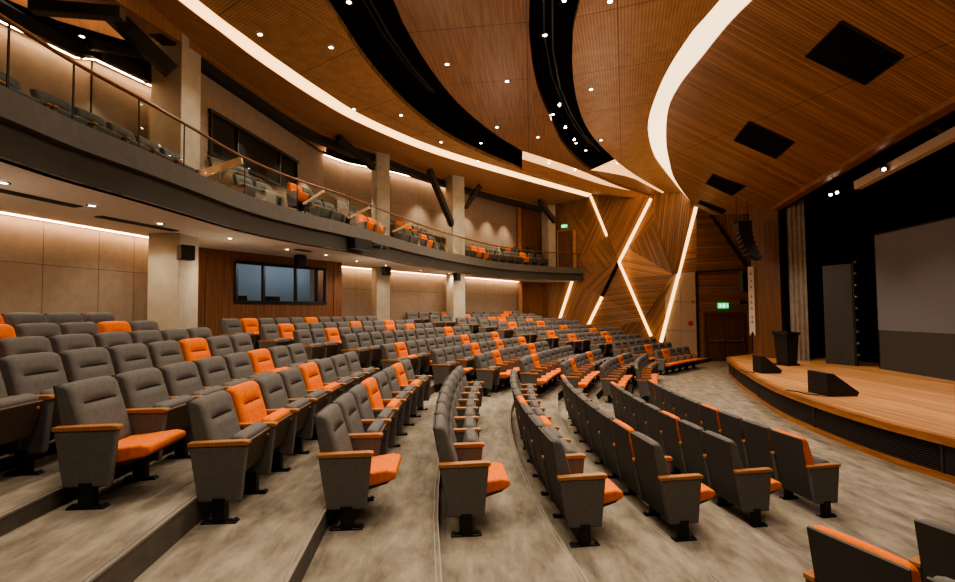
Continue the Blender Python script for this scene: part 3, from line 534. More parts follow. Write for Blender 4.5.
# ------------------------------------------------------------------ walls
def wallseg(m, a, b, z0a, z1a, z0b, z1b, w=1.2, hs=(1.35,), gap=.009, th=.03, cut=None):
    """acoustic panels with open joints along the plan segment a-b; bottom z0, top z1 at both ends"""
    a, b = Vector((a[0], a[1])), Vector((b[0], b[1])); L_ = (b - a).length; n = max(1, round(L_ / w)); d = (b - a) / n
    nn = Vector((d.y, -d.x)).normalized() * th
    for i in range(n):
        p, q = a + d * i, a + d * (i + 1); g = d.normalized() * gap / 2
        t0, t1 = i / n, (i + 1) / n
        za0, za1 = z0a + (z0b - z0a) * t0, z1a + (z1b - z1a) * t0; zb0, zb1 = z0a + (z0b - z0a) * t1, z1a + (z1b - z1a) * t1
        nh = max(1, round((za1 - za0) / hs[0]))
        cs = [k_ / nh for k_ in range(nh + 1)] if cut is None else [0, (cut - za0) / (za1 - za0), 1]
        for j in range(len(cs) - 1):
            u0, u1 = cs[j], cs[j + 1]
            pa, pb = p + g + nn, q - g + nn
            zz = lambda z0, z1, u: z0 + (z1 - z0) * u
            m.face([(pa.x, pa.y, zz(za0, za1, u0) + gap / 2), (pb.x, pb.y, zz(zb0, zb1, u0) + gap / 2), (pb.x, pb.y, zz(zb0, zb1, u1) - gap / 2), (pa.x, pa.y, zz(za0, za1, u1) - gap / 2)])
def backing(m, a, b, z0, z1a, z1b):
    m.face([(a[0], a[1], z0), (b[0], b[1], z0), (b[0], b[1], z1b), (a[0], a[1], z1a)])
zS = 1.8 + H      # soffit height
LW = [(-9.6, 2), (-8.95, 4.8), (-8.5, 6.7), (-8.127, 8.22), (-7.892, 9.16), (-7.715, 9.87), (-7.35, 11.3)]
RW = [(-5.9, 16.0), (-3.72, 18.8), (2.5, 26.3)]
UL = [(-9.6, 2, 7.7), (-8.27, 7.65, 7.75), (-8.0, 8.6, 7.75), (-7.75, 8.75, 7.8), (-7.5, 9.95, 7.88), (-6.85, 10.2, 7.9)]
UW = [(-6.85, 10.2, 8.6), (-5.8, 16.5, 8.65)]
UR = [(-5.85, 16.5, 8.65), (-5.3, 17.6, 8.7), (-3.72, 18.95, 8.75), (2.5, 26.3, 9.0)]
def seg_wall(P, a, b, upper):
    wl, wb = MB(), MB()
    if upper: wallseg(wl, a, b, 4.84, a[2], 4.84, b[2], 1.5, (1.5,)); backing(wb, a, b, 4.6, a[2] + .1, b[2] + .1)
    else: wallseg(wl, a, b, ROWS[-4]['z'], zS, ROWS[-4]['z'], zS, 3 if P is LW else 1.6, cut=H + .97); backing(wb, a, b, 0, zS + .1, zS + .1)
    struct(wl.build('wall_rear', beige, weld=False), 'taupe acoustic wall panels with thin joints'); struct(wb.build('wall_rear', jointm, weld=False))
jointm = plain('joint_brown', (.07, .05, .038), .9)
for P in (LW, RW):
    for a, b in zip(P, P[1:]): seg_wall(P, a, b, False)
for P in (UL, UR, UW):
    for a, b in zip(P, P[1:]): seg_wall(P, a, b, True)
# cove light strips at the wall heads
def cove(P, zoff, name, mat=washm, off=.16, w=.05):
    m = MB(); A = []; B = []
    for k, p in enumerate(P):
        a = P[max(k - 1, 0)]; b = P[min(k + 1, len(P) - 1)]; tx, ty = b[0] - a[0], b[1] - a[1]; l = math.hypot(tx, ty)
        nx, ny = ty / l, -tx / l; z_ = (p[2] if len(p) > 2 else zS) + zoff
        A.append((p[0] + nx * off, p[1] + ny * off, z_)); B.append((p[0] + nx * (off - w), p[1] + ny * (off - w), z_))
    m.ribbon(A, B); return m.build(name, mat, weld=False)
for nm_, P, l in (('wall_cove_light', LW, 'Warm linear cove light above the left rear wall under the balcony'), ('wall_cove_light', RW, 'Warm linear cove light above the far rear wall under the balcony'), ('wall_cove_light', UL, 'Warm linear cove light above the balcony wall on the left'), ('wall_cove_light', UR, 'Warm linear cove light above the far balcony wall')):
    tag(cove(P, -.015, nm_), l, 'cove light', 'linear lights at the wall heads')
# bulkheads in front of the coves
m = MB()
for P in (UL, UR):
    for a, b in zip(P, P[1:]):
        d = Vector((b[0] - a[0], b[1] - a[1])).normalized(); n = Vector((d.y, -d.x)) * .3
        m.bar((a[0] + n.x, a[1] + n.y, a[2] + .08), (b[0] + n.x, b[1] + n.y, b[2] + .08), .1, .26)
struct(m.build('trim_12', steel, weld=False), 'dark bulkhead in front of the cove light')

# control room (lower) : wood wall with window
cw0, cw1 = Vector((-7.5, 11.55)), Vector((-4.75, 15.46)); cd = (cw1 - cw0).normalized(); cn = Vector((cd.y, -cd.x))
def cwp(s, z, o=0): p = cw0 + cd * s + cn * o; return (p.x, p.y, z)
cl = (cw1 - cw0).length
wz0, wz1 = H + .37, H + 1.5; ws0, ws1 = 1.15, 4.08
m = MB(); zr = ROWS[-4]['z']
def panelw_(m, s0_, s1_, z0_, z1_): m.face([cwp(s0_, z0_), cwp(s1_, z0_), cwp(s1_, z1_), cwp(s0_, z1_)])
panelw_(m, 0, ws0, zr, zS); panelw_(m, ws1, cl, zr, zS); panelw_(m, ws0, ws1, zr, wz0); panelw_(m, ws0, ws1, wz1, zS)
m.face([cwp(cl, zr), (-5.9, 16.0, zr), (-5.9, 16.0, zS), cwp(cl, zS)])
for s_ in (.35, .8, 4.45):
    m.bar(cwp(s_, zr, .01), cwp(s_, zS, .01), .02, .02)
struct(m.build('wall_control_room', wallw, weld=False), 'dark walnut control room wall')
win = empty('window_1', (0, 0, 0)); struct(win, 'wide black-framed control room window in the walnut wall')
m = MB()
for z_ in (wz0, wz1): m.bar(cwp(ws0 - .04, z_), cwp(ws1 + .04, z_), .12, .08)
for s_ in (ws0, 1.95, 3.0, 3.75, ws1): m.bar(cwp(s_, wz0), cwp(s_, wz1), .07, .12)
m.build('window_frame', blackm, win)
for a_, b_ in ((ws0, 1.95), (1.95, 3.0), (3.0, 3.75), (3.75, ws1)):
    m = MB(); m.face([cwp(a_ + .03, wz0 + .03), cwp(b_ - .03, wz0 + .03), cwp(b_ - .03, wz1 - .03), cwp(a_ + .03, wz1 - .03)]); m.build('window_pane', glassm, win)
m = MB(); m.face([cwp(.2, 1.6, -1.6), cwp(4.6, 1.6, -1.6), cwp(4.6, 4.6, -1.6), cwp(.2, 4.6, -1.6)])
struct(m.build('wall_control_room_interior', blueroom, weld=False))
dsk = empty('control_desk', cwp(2.6, 0, -.55), math.atan2(cd.y, cd.x), 'Dark mixing desk with monitors inside the control room window', 'desk')
m = MB(); m.box(-1.6, 1.2, -.3, .3, wz0 - .12, wz0 - .05); m.box(-1.5, -1.42, -.3, .3, zr, wz0 - .12); m.box(1.1, 1.18, -.3, .3, zr, wz0 - .12); m.build('desk_top', blackm, dsk)
for a_, b_ in ((-1.35, -.85), (-.4, .2)): m = MB(); m.box(a_, b_, -.02, .02, wz0, wz0 + .2); c_ = (a_ + b_) / 2; m.box(c_ - .03, c_ + .03, -.02, .05, wz0 - .05, wz0 + .01); m.build('monitor', blackm, dsk)
# upper control window, dark
u0, u1 = Vector(UW[0][:2]), Vector(UW[1][:2]); ud = (u1 - u0).normalized(); un = Vector((ud.y, -ud.x))
def uwp(s, z, o=.06): p = u0 + ud * s + un * o; return (p.x, p.y, z)
wo = empty('window_2', (0, 0, 0)); struct(wo, 'dark balcony-level control window behind glass')
UZ0, UZ1, US0, US1 = H + 4.05, H + 5.12, .75, 4.55
m = MB(); m.face([uwp(US0, UZ0), uwp(US1, UZ0), uwp(US1, UZ1), uwp(US0, UZ1)]); m.build('window_pane', plain('dark_window_glass', (.008, .01, .009), .35, spec=.15), wo)
m = MB()
for z_ in (UZ0, UZ1): m.bar(uwp(US0 - .05, z_, .08), uwp(US1 + .05, z_, .08), .08, .09)
for s_ in (US0, 1.7, 3.6, US1): m.bar(uwp(s_, UZ0, .08), uwp(s_, UZ1, .08), .06, .06)
m.build('window_frame', steel, wo)

# far end walls in wood
m = MB()
def wq(m, a, b, z0, z1): m.face([(a[0], a[1], z0), (b[0], b[1], z0), (b[0], b[1], z1), (a[0], a[1], z1)])
wq(m, (2.5, 26.25), (2.75, 26.6), 0, 9.1); wq(m, (2.75, 26.6), (4.0, 27.2), 0, 9.1); wq(m, (4.0, 27.2), (4.3, 26.99), 0, 9.1)
struct(m.build('wall_far_return', wallw2, weld=False), 'dark oak end wall beside the balcony')
m = MB(); m.bar((2.52, 26.1, 1.5), (2.52, 26.1, 9.0), .22, .22); struct(m.build('trim_13', armw, weld=False), 'lit wooden corner batten')
fn = Vector((FWN[0], FWN[1], 0)); fdir = Vector((-FWN[1], FWN[0], 0));
if fdir.x < 0: fdir = -fdir
OFFS = {'c': .22, 'o': .3, 'n': .42, 'p': .12, 'm': .1, 'r2': .25, 'i': 0, 'q': .1, 's': .2, 'h': .1}
FV = {k: Vector(v) + fn * OFFS.get(k, 0) for k, v in FW.items()}
FV['tl2'] = FV['tl'] + fdir * 0; 
def ex(k, dz): v = FV[k].copy(); v.z += dz; return v
base = {k: Vector((FV[k].x, FV[k].y, 0)) for k in FV}
m = MB()
def facet(keys, ang, mi=0):
    P = [FV[k] if isinstance(k, str) else k for k in keys]; uv = []
    for p in P:
        u = (p - FV['c']).dot(fdir); v = p.z - 5; c, s = math.cos(ang), math.sin(ang); uv.append((u * c + v * s, -u * s + v * c))
    m.cur = mi; m.face(P, uv)
top = lambda k, z=10.6: Vector((FV[k].x, FV[k].y, z))
facet([top('tl'), 'tl', 'db', 'a', top('a')], 1.2)
facet(['tl', 'r1', 'r2', 'db'], 2.1); facet(['db', 'r2', 'b', 'a'], 1.15)
facet(['r1', 'j', 'r2'], .9); facet(['r2', 'j', 'c', 'b'], 2.2)
facet([top('a'), 'a', 'b', 'c', 'm', 'e', top('e')], 1.1)
facet(['j', 'h', 'c'], .75)
facet(['j', 'k', 'kk', 'i', 'h'], 1.15); facet([FV['bl'], FV['kk'], 'k', 'j', 'r1', 'tl'], 1.45)
facet(['c', 'h', 'i', 's', 'q'], .1); facet(['i', 'kk', 'ii', 's'], .1); facet(['s', 'ii', 'dd', 'd', 'q'], 1.0)
facet(['c', 'q', 'd'], .1) if False else None
facet(['e', 'm', 'o'], .95); facet([top('e'), 'e', 'o', 'n', 'l4m', 'f', top('f')], 1.45)
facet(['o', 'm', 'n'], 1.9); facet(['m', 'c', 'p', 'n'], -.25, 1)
facet(['p', 'c', 'd', 'q', 'n'], .02)
facet(['n', 'q', 'd', 'dd', 'gg', 'g', 'l4m'], 1.05)
facet(['f', 'l4m', Vector((11.66, 23.39, 4.68)), Vector((11.68, 23.36, 8.1))], .05)
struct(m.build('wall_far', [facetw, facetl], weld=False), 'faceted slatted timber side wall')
# plinth of the far wall
m = MB(); a, b = FV['bl'], FV['gg']; m.face([(a.x, a.y, 0), (b.x, b.y, 0), (b.x, b.y, .5), (a.x, a.y, 1.0)]); struct(m.build('baseboard_far', wallw2, weld=False))
# light lines set along facet edges
def lightline(k1, k2, w, label, tz=0):
    a, b = Vector(FV[k1]), Vector(FV[k2]); o = fn * .13
    m = MB(); d = (b - a).normalized(); s_ = d.cross(fn).normalized() * w / 2
    m.face([a + o - s_, a + o + s_, b + o + s_, b + o - s_]); m.face([a - o * 2 - s_, a + o - s_, b + o - s_, b - o * 2 - s_]); m.face([a - o * 2 + s_, a + o + s_, b + o + s_, b - o * 2 + s_])
    tag(m.build('wall_light_line', linem, weld=False), label, 'wall light', 'diagonal light lines on the faceted wall')
lightline('a', 'b', .13, 'Short diagonal light line upper left on the faceted timber wall')
lightline('e', 'c', .13, 'Diagonal light line from ceiling down left to the wall node')
lightline('c', 'd', .13, 'Diagonal light line from the wall node down right to seats')
lightline('f', 'g', .16, 'Longest diagonal light line, beside the pale wall panels')
lightline('h', 'i', .14, 'Short diagonal light line low on the wall above rear seats')
lightline('j', 'k', .13, 'Diagonal light line just below the balcony end')
m = MB(); a, b = FV['c'], FV['h']; d = (b - a).normalized(); s_ = d.cross(fn).normalized() * .09; o = fn * .12
m.face([a + o - s_, a + o + s_, b + o + s_, b + o - s_]); struct(m.build('trim_14', dark, weld=False), 'unlit dark slot')
# pale panels beside door
m = MB(); pb0, pb1 = Vector((10.2, 24.09)), Vector((11.6, 23.40)); n2 = Vector((fn.x, fn.y)) * .03
for j in range(3):
    for i in range(2):
        p, q = pb0 + (pb1 - pb0) * (i / 2 + .008), pb0 + (pb1 - pb0) * ((i + 1) / 2 - .008); z0, z1 = j * 1.56 + .02, (j + 1) * 1.56 - .01
        m.face([(p.x + n2.x, p.y + n2.y, z0), (q.x + n2.x, q.y + n2.y, z0), (q.x + n2.x, q.y + n2.y, z1), (p.x + n2.x, p.y + n2.y, z1)])
pp = m.build('wall_pale_panels', plain('pale_wall_panel', (.4, .29, .2), .85, noise=.06), weld=False); struct(pp, 'pale beige panels beside the exit door')
# wedge of facet that overlaps the pale panels down to the light line
# door wall
dA, dB = Vector((11.6, 23.4)), Vector((14.75, 22.93)); dd_ = (dB - dA).normalized(); dn = Vector((dd_.y, -dd_.x))
def dp(s, z, o=0): p = dA + dd_ * s + dn * o; return (p.x, p.y, z)
m = MB()
s_l, s_r, zt = .36, 2.3, 2.5
m.face([dp(0, 0), dp(s_l, 0), dp(s_l, zt), dp(0, zt)]); m.face([dp(s_r, 0), dp(3.2, 0), dp(3.2, zt), dp(s_r, zt)]); 
m.face([dp(0, zt), dp(3.2, zt), dp(3.2, 4.72), dp(0, 4.72)], [(0, zt), (3.2, zt), (3.2, 4.72), (0, 4.72)])
struct(m.build('wall_door_side', facetw, weld=False), 'slatted timber wall around the double door')
m = MB(); m.cur = 0
m.face([dp(0, 4.7, .12), dp(2.5, 4.8, .12), dp(.75, 7.72, .12), dp(.1, 8.6, .12)], [(0, 4.7), (2.5, 4.8), (.75, 7.72), (.1, 8.6)])
m.face([dp(2.5, 4.8, .12), dp(3.3, 4.8, .12), dp(3.3, 9.2, .12), dp(.1, 9.2, .12), dp(.1, 8.6, .12), dp(.75, 7.72, .12)], [(4.8, 2.5), (4.8, 3.3), (9, 3.3), (9, .1), (8.6, .1), (7.7, .75)])
m.face([dp(0, 4.7, .12), dp(2.6, 4.8, .12), dp(2.6, 4.7, 0), dp(0, 4.7, 0)])
struct(m.build('wall_door_upper', facetw, weld=False), 'projecting slatted timber facets above the door')
m = MB(); m.bar(dp(.75, 7.72, .16), dp(2.5, 4.8, .16), .08, .14); m.bar(dp(0, 0, .03), dp(0, 4.7, .03), .1, .1); m.bar(dp(2.5, 4.76, .14), dp(0, 4.68, .14), .06, .06)
struct(m.build('trim_15', steel, weld=False), 'dark metal edge trims')
door = empty('door_1', (0, 0, 0)); struct(door, 'dark timber double exit door')
for a_, b_ in ((s_l + .04, (s_l + s_r) / 2 - .01), ((s_l + s_r) / 2 + .01, s_r - .04)):
    m = MB(); m.face([dp(a_, .02, .03), dp(b_, .02, .03), dp(b_, zt - .05, .03), dp(a_, zt - .05, .03)]); lf = m.build('door_leaf', doorw, door, weld=False)
    m = MB(); m.bar(dp(a_ + .08, 1.05, .1), dp(b_ - .04, 1.05, .1), .05, .05); m.bar(dp(b_ - .08, 1.02, .08), dp(b_ - .08, 1.2, .08), .06, .05); m.build('push_bar', nosem, lf)
m = MB(); m.bar(dp(s_l, 0, .04), dp(s_l, zt, .04), .09, .1); m.bar(dp(s_r, 0, .04), dp(s_r, zt, .04), .09, .1); m.bar(dp(s_l, zt, .04), dp(s_r, zt, .04), .1, .09)
m.build('door_frame', doorw, door)
m = MB(); m.face([dp(0, 0, -.05), dp(3.2, 0, -.05), dp(3.2, 3, -.05), dp(0, 3, -.05)]); m.build('door_gap', dark, door)
def exitsign(P, right, up, label, sc=1):
    r = empty('exit_sign', P, 0, label, 'exit sign', 'green running figure exit signs')
    w, h = .26 * sc, .14 * sc; n = right.cross(up).normalized()
    if n.y > 0: n = -n
    def q(x, y, o): return right * x + up * y + n * o
    m = MB()
    for o0, o1, ww, hh in ((0, .03, w, h),):
        a = [q(-ww, -hh, 0), q(ww, -hh, 0), q(ww, hh, 0), q(-ww, hh, 0)]; b = [v + n * .04 for v in a]
        m.face(b); [m.face([a[k], a[(k + 1) % 4], b[(k + 1) % 4], b[k]]) for k in range(4)]
    m.build('sign_box', greenm, r)
    m = MB()   # running figure, doorway and arrow
    F = lambda pts: m.face([q(x * sc, y * sc, .045) for x, y in pts])
    F([(-.17, .07), (-.14, .07), (-.14, .1), (-.17, .1)]); F([(-.17, -.01), (-.12, .0), (-.13, .06), (-.18, .06)]); F([(-.2, -.09), (-.17, -.09), (-.13, 0), (-.16, .0)]); F([(-.12, -.08), (-.08, -.08), (-.1, -.01), (-.14, 0)]); F([(-.1, .03), (-.06, .02), (-.06, .035), (-.1, .05)])
    F([(-.02, -.1), (.06, -.1), (.06, .1), (-.02, .1)]); F([(.12, -.015), (.18, -.015), (.18, .015), (.12, .015)]); F([(.18, -.05), (.23, 0), (.18, .05)])
    m.build('pictogram', whitem, r)
exitsign(dp(1.29, 2.88, .02), Vector((dd_.x, dd_.y, 0)), Vector((0, 0, 1)), 'Green exit sign above the dark double door')
exitsign(tuple(FV['tl'] * 0 + Vector((5.2, 26.1, 7.72))), fdir, Vector((0, 0, 1)), 'Green exit sign high on the wall at the balcony end', .7)
# balcony level door
d2 = empty('door_2', (0, 0, 0)); struct(d2, 'dark timber door at the balcony end')
a, b = Vector((4.8, 26.3, 0)), Vector((5.65, 25.88, 0)); m = MB()
m.face([(a.x, a.y, 5.0), (b.x, b.y, 5.0), (b.x, b.y, 7.4), (a.x, a.y, 7.4)]); m.build('door_leaf', doorw, d2, weld=False)
m = MB(); m.bar((a.x, a.y - .05, 4.85), (a.x, a.y - .05, 7.45), .08, .08); m.bar((b.x + .06, b.y - .08, 4.85), (b.x + .06, b.y - .08, 7.45), .2, .1); m.bar((a.x, a.y - .05, 7.45), (b.x, b.y - .08, 7.45), .08, .1); m.build('door_frame', armw, d2)
# proscenium pilaster and stage side
m = MB(); m.prism([(11.55, 18.62), (12.12, 17.66), (12.5, 18.0), (14.9, 22.0), (14.6, 23.2)], SZ, 9.2)
struct(m.build('wall_proscenium', stripw), 'vertical timber proscenium pilaster')
# call points
for s_, z_, l in ((.78, 1.98, 'Red round fire alarm bell low on the pale panels'), (.86, 3.12, 'Small red alarm device higher on the pale panels')):
    p = pb0 + (pb1 - pb0) * s_; m = MB(); r_ = .13 if z_ < 2.5 else .07; m.tube([(p.x - .0, p.y - .03, z_), (p.x - .03, p.y - .1, z_)], [r_, r_ * .8], 14); tag(m.build('fire_alarm', redm), l, 'alarm', 'red fire alarm devices')
# banner at pilaster
bn = empty('wall_banner', (11.42, 18.42, 0), -1.03 + math.pi / 2 - math.pi / 2, 'Narrow white hanging banner with dark vertical characters on the proscenium pilaster', 'banner')
bn.rotation_euler = (0, 0, math.atan2(-.1, 1) * 0 - .25)
m = MB(); m.face([(-.11, 0, 1.55), (0, 0, 1.75), (.11, 0, 1.55), (.11, 0, 4.45), (-.11, 0, 4.45)]); m.build('cloth', white, bn, weld=False)
m = MB()
for z_ in (4.15, 3.85, 3.6, 3.2, 2.95, 2.7, 2.35, 2.15):
    w_ = .03 + .03 * rnd.random(); m.face([(-w_, -.01, z_ - .01), (w_, -.01, z_ - .01), (w_, -.01, z_ + .012), (-w_, -.01, z_ + .012)]); m.face([(-.012, -.01, z_ - .06), (.012, -.01, z_ - .06), (.012, -.01, z_ + .06), (-.012, -.01, z_ + .06)])
m.build('printed_characters', plain('banner_ink', (.2, .1, .06), .8), bn, weld=False)
# stage line array
la = empty('line_array_speaker', (10.55, 17.45, 0), -.25, 'Curved black line array speaker hanging beside the stage', 'speaker')
for k in range(8):
    a = .07 * k; z_ = 6.02 - k * .18; y = -.02 * k * k * .25
    m = MB(); M = Matrix.Translation((.0 - .012 * k * k * -.6, 0, z_)) @ Matrix.Rotation(a, 4, 'Y'); m.box(-.24, .24, -.3, .3, -.082, .082, M); m.build('speaker_module', cab, la, bevel=.01)
m = MB(); m.bar((-.3, 0, 6.14), (.35, 0, 6.14), .08, .06); m.tube([(-.2, 0, 6.15), (-.2, 0, 7.2)], .012, 6); m.tube([(.2, 0, 6.15), (.2, 0, 7.0)], .012, 6); m.build('flying_frame', steel, la)
m = MB(); m.box(-.16, .16, -.14, .14, 3.72, 4.6); m.box(-.3, .06, -.12, .12, 3.2, 3.34); o = m.build('wall_speaker', cab, bevel=.01); o.location = (11.42, 18.85, -.3); tag(o, 'Small black wall speaker beside the narrow banner', 'speaker')

# ------------------------------------------------------------------ columns
def column(x, y, w, z0, z1, rz, label):
    m = MB(); m.box(-w / 2, w / 2, -w / 2, w / 2, z0, z1); o = m.build('column', concrete, bevel=.015); o.location = (x, y, 0); o.rotation_euler = (0, 0, rz); o['kind'] = 'structure'; o['label'] = label; o.name = 'wall_column'
column(-6.84, 9.94, .68, 0, 9.0, 0, 'big concrete column at left')
column(-3.8, 17.35, .55, 0, 9.0, .6, 'concrete column')
column(-1.0, 20.35, .64, 0, 9.0, .6, 'concrete column')
column(4.27, 26.15, .58, 4.84, 9.0, .6, 'concrete column on the balcony')

# ------------------------------------------------------------------ balcony
E0 = [tuple(p) for p in EDGE]
E0 = [(-5.0, -3.0), (-5.3, 0.6), (-5.38, 3.0)] + E0
EC = catmull(E0, 5)
def outw(P, d): return inset(P, d)          # toward the hall (+X side)
RWALL = [(2.5, 26.3), (-3.72, 18.85), (-5.9, 16.05), (-4.75, 15.5), (-7.45, 11.6), (-7.67, 10.05), (-8.27, 7.65), (-9.6, 2), (-9.9, .5)]
m = MB(); m.prism(EC + [(5.9, 26.35), (4.3, 27.2)] + RWALL, zS, zS + .02); struct(m.build('ceiling_under_balcony', plaster, weld=False), 'plaster soffit under the balcony')
m = MB(); m.prism(EC + [(5.9, 26.35), (4.3, 27.2)] + RWALL[:3] + [(-7.6, 16)] + RWALL[4:], zS + .38, zS + .4); struct(m.build('floor_balcony', floorm, weld=False), 'balcony floor slab')
m = MB(); a = .0
m.ribbon([(*p, zS + .42) for p in EC], [(*p, zS - .0) for p in EC])
m.ribbon([(*p, zS - .0) for p in EC], [(*p, zS - .0) for p in outw(EC, -.12)])
m.build('trim_16', fasciad, weld=False); struct(bpy.data.objects['trim_16'], 'recessed dark lower band of the balcony front')
m = MB(); Q = outw(EC, .14); Qi = outw(EC, -.02)
m.ribbon([(*p, zS + .77) for p in Q], [(*p, zS + .42) for p in Q]); m.ribbon([(*p, zS + .42) for p in Q], [(*p, zS + .42) for p in Qi]); m.ribbon([(*p, zS + .77) for p in Qi], [(*p, zS + .77) for p in Q]); m.ribbon([(*p, zS + .4) for p in Qi], [(*p, zS + .77) for p in Qi])
struct(m.build('trim_17', fasciam, weld=False), 'grey upper band of the balcony front')
m = MB(); i_ = len(EC) - 1; e = EC[-1]; m.face([(e[0], e[1], zS), (e[0] + .0, e[1] + .6, zS), (e[0], e[1] + .6, zS + .77), (Q[-1][0], Q[-1][1], zS + .77), (Q[-1][0], Q[-1][1], zS + .42)]); struct(m.build('trim_18', fasciad, weld=False))
# railing
rail = empty('balcony_railing', (0, 0, 0), 0, 'Frameless glass balcony railing with slim wooden handrail along the curved front', 'railing')
G = outw(EC, .06)
zg0, zg1 = zS + .75, zS + 1.56
step = 5
for k in range(0, len(G) - 1, step):
    seg = G[k:k + step + 1]
    m = MB(); m.ribbon([(*p, zg1) for p in seg], [(*p, zg0) for p in seg]); m.build('glass_pane', glassm, rail, weld=False)
    m = MB(); p = seg[0]; m.bar((p[0], p[1], zg0), (p[0], p[1], zg1), .014, .02); m.build('post', steel, rail)
m = MB(); m.tube([(*p, zg1 + .02) for p in G], .028, 8); m.build('handrail', wood('handrail_wood', (.12, .05, .02), (.22, .09, .035)), rail, smooth=True)
# balcony aisles' handrails
def along(P, s):
    acc = 0
    for a, b in zip(P, P[1:]):
        l = math.hypot(b[0] - a[0], b[1] - a[1])
        if acc + l >= s:
            t = (s - acc) / l; tx, ty = (b[0] - a[0]) / l, (b[1] - a[1]) / l
            return (a[0] + (b[0] - a[0]) * t, a[1] + (b[1] - a[1]) * t), (tx, ty)
        acc += l
    return P[-1], (0, 1)
TL = sum(math.hypot(b[0] - a[0], b[1] - a[1]) for a, b in zip(EC, EC[1:]))
def s_at_y(y):
    acc = 0
    for a, b in zip(EC, EC[1:]):
        l = math.hypot(b[0] - a[0], b[1] - a[1])
        if a[1] <= y <= b[1]: return acc + l * (y - a[1]) / (b[1] - a[1] + 1e-9)
        acc += l
    return acc
aisles = [s_at_y(y) for y in (9.45, 11.9, 13.8, 16.3)]
for i, s_ in enumerate(aisles):
    (px, py), (tx, ty) = along(EC, s_); nx, ny = -ty, tx
    q = lambda d, z_: (px + nx * d, py + ny * d, z_)
    h = empty('aisle_handrail', (0, 0, 0), 0, 'Pale sloping wooden handrail on the balcony, %s from the left' % ordn(i), 'handrail', 'sloping handrails at the balcony aisles')
    m = MB(); m.bar(q(.02, zg1 - .02), q(1.25 if i == 0 else .8, zS + 1.28), .05, .16 if i == 0 else .07); m.build('rail', litrail, h)
    m = MB(); m.bar(q(.6, zS + .4), q(.6, zS + 1.42), .025, .025); m.bar(q(.75, zS + .4), q(.75, zS + 1.28), .025, .025); m.build('post', steel, h)
    m = MB(); m.face([q(.05, zS + .66), q(.75, zS + .66), q(.75, zS + 1.25), q(.05, zS + 1.45)]); m.build('glass_pane', glassm, h, weld=False)
# balcony chairs
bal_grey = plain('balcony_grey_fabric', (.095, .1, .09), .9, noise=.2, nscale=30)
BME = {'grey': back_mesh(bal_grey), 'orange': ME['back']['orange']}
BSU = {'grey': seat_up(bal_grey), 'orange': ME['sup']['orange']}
def bproto(col):
    r = empty('balcony_chair', cat='chair')
    for sx in (1, -1): part('side_panel', ME['panel'], r, (sx * .28, 0, 0)); part('armrest', ME['arm'], r, (sx * .28, 0, 0))
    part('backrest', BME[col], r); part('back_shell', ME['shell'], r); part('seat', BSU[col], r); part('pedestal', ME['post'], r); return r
BP = {}
def bchair(x, y, z, phi, col, lab, grp):
    if col not in BP:
        BP[col] = r = bproto(col); r.location = (x, y, z); r.rotation_euler = (0, 0, phi - math.pi / 2); r['label'] = lab; r['group'] = grp; return
    dup(BP[col], (x, y, z), phi - math.pi / 2, lab, grp)
oran = {0: {12, 13, 17, 21, 22, 27, 33, 34, 41, 45, 52}, 1: {10, 15, 16, 24, 28, 39, 47}}
for ri, (dback, zup) in enumerate(((.78, 0.26), (1.6, .8))):
    s_ = s_at_y(4.6) ; idx = 0; smax = s_at_y(25.3)
    while s_ < smax:
        if all(abs(s_ - a) > .62 for a in aisles):
            (px, py), (tx, ty) = along(EC, s_); nx, ny = -ty, tx
            x, y = px + nx * dback, py + ny * dback
            if not (math.hypot(x + 6.84, y - 9.94) < .85 or math.hypot(x + 3.8, y - 17.35) < .8 or math.hypot(x + 1, y - 20.35) < .8):
                col = 'orange' if idx in oran[ri] else 'grey'
                bchair(x, y, zS + .4 + (zup if py > 9 else (.16, .34)[ri]), math.atan2(-ny, -nx), col, '%s balcony chair, %s from the left, %s row behind the glass' % (col.capitalize(), ordn(idx), ('front', 'second')[ri]), 'chairs in the %s balcony row' % ('front', 'second')[ri])
                idx += 1
        s_ += .585 * (1 if ri == 0 else 1.0)
m = MB()   # raised step under the second row
K_ = [k for k, p in enumerate(EC) if p[1] > 9.2][:-4]; P0, P1, P2 = [[outw(EC, d)[k] for k in K_] for d in (-.38, -1.3, -2.2)]
m.ribbon([(*p, zS + .66) for p in P0], [(*p, zS + .4) for p in P0]); m.ribbon([(*p, zS + .66) for p in P1], [(*p, zS + .66) for p in P0])
m.ribbon([(*p, zS + 1.2) for p in P1], [(*p, zS + .66) for p in P1]); m.ribbon([(*p, zS + 1.2) for p in P2], [(*p, zS + 1.2) for p in P1]); struct(m.build('floor_balcony_step', riserm, weld=False))

# ------------------------------------------------------------------ ceiling
ZC = 6.4 + H
def extend(P, xs=(0, 0)):
    """continue a traced curve behind the camera"""
    (x0, y0), (x1, y1) = P[0][:2], P[1][:2]; k = (x1 - x0) / (y1 - y0)
    k = max(-.35, min(.35, k))
    return [(x0 - k * 9.5 * .5 - k * 2, -3.0), (x0 - k * 4.2, 3.8)] + [tuple(p[:2]) for p in P]
def crv(name, n=4): return catmull(extend(CV[name]), n)
so, si, pf = crv('strip_out'), crv('strip_in'), crv('soffit_out')
l1, r1 = crv('slot1_l'), crv('slot1_r'); l2, r2 = crv('slot2_l'), crv('slot2_r'); c3 = crv('cl3_r')
t1u, t1l = catmull([tuple(p) for p in CV['tr1_u']], 4), catmull([tuple(p) for p in CV['tr1_l']], 4)
def uvrot(a): c, s = math.cos(a), math.sin(a); return lambda x, y: (x * c + y * s, -x * s + y * c)
def slab(name, A, B, mat, ang, z0=ZC, th=.16, label=None):
    m = MB(); m.prism(A + B[::-1], z0, z0 + th, uvf=uvrot(ang)); return struct(m.build(name, mat, weld=False), label)
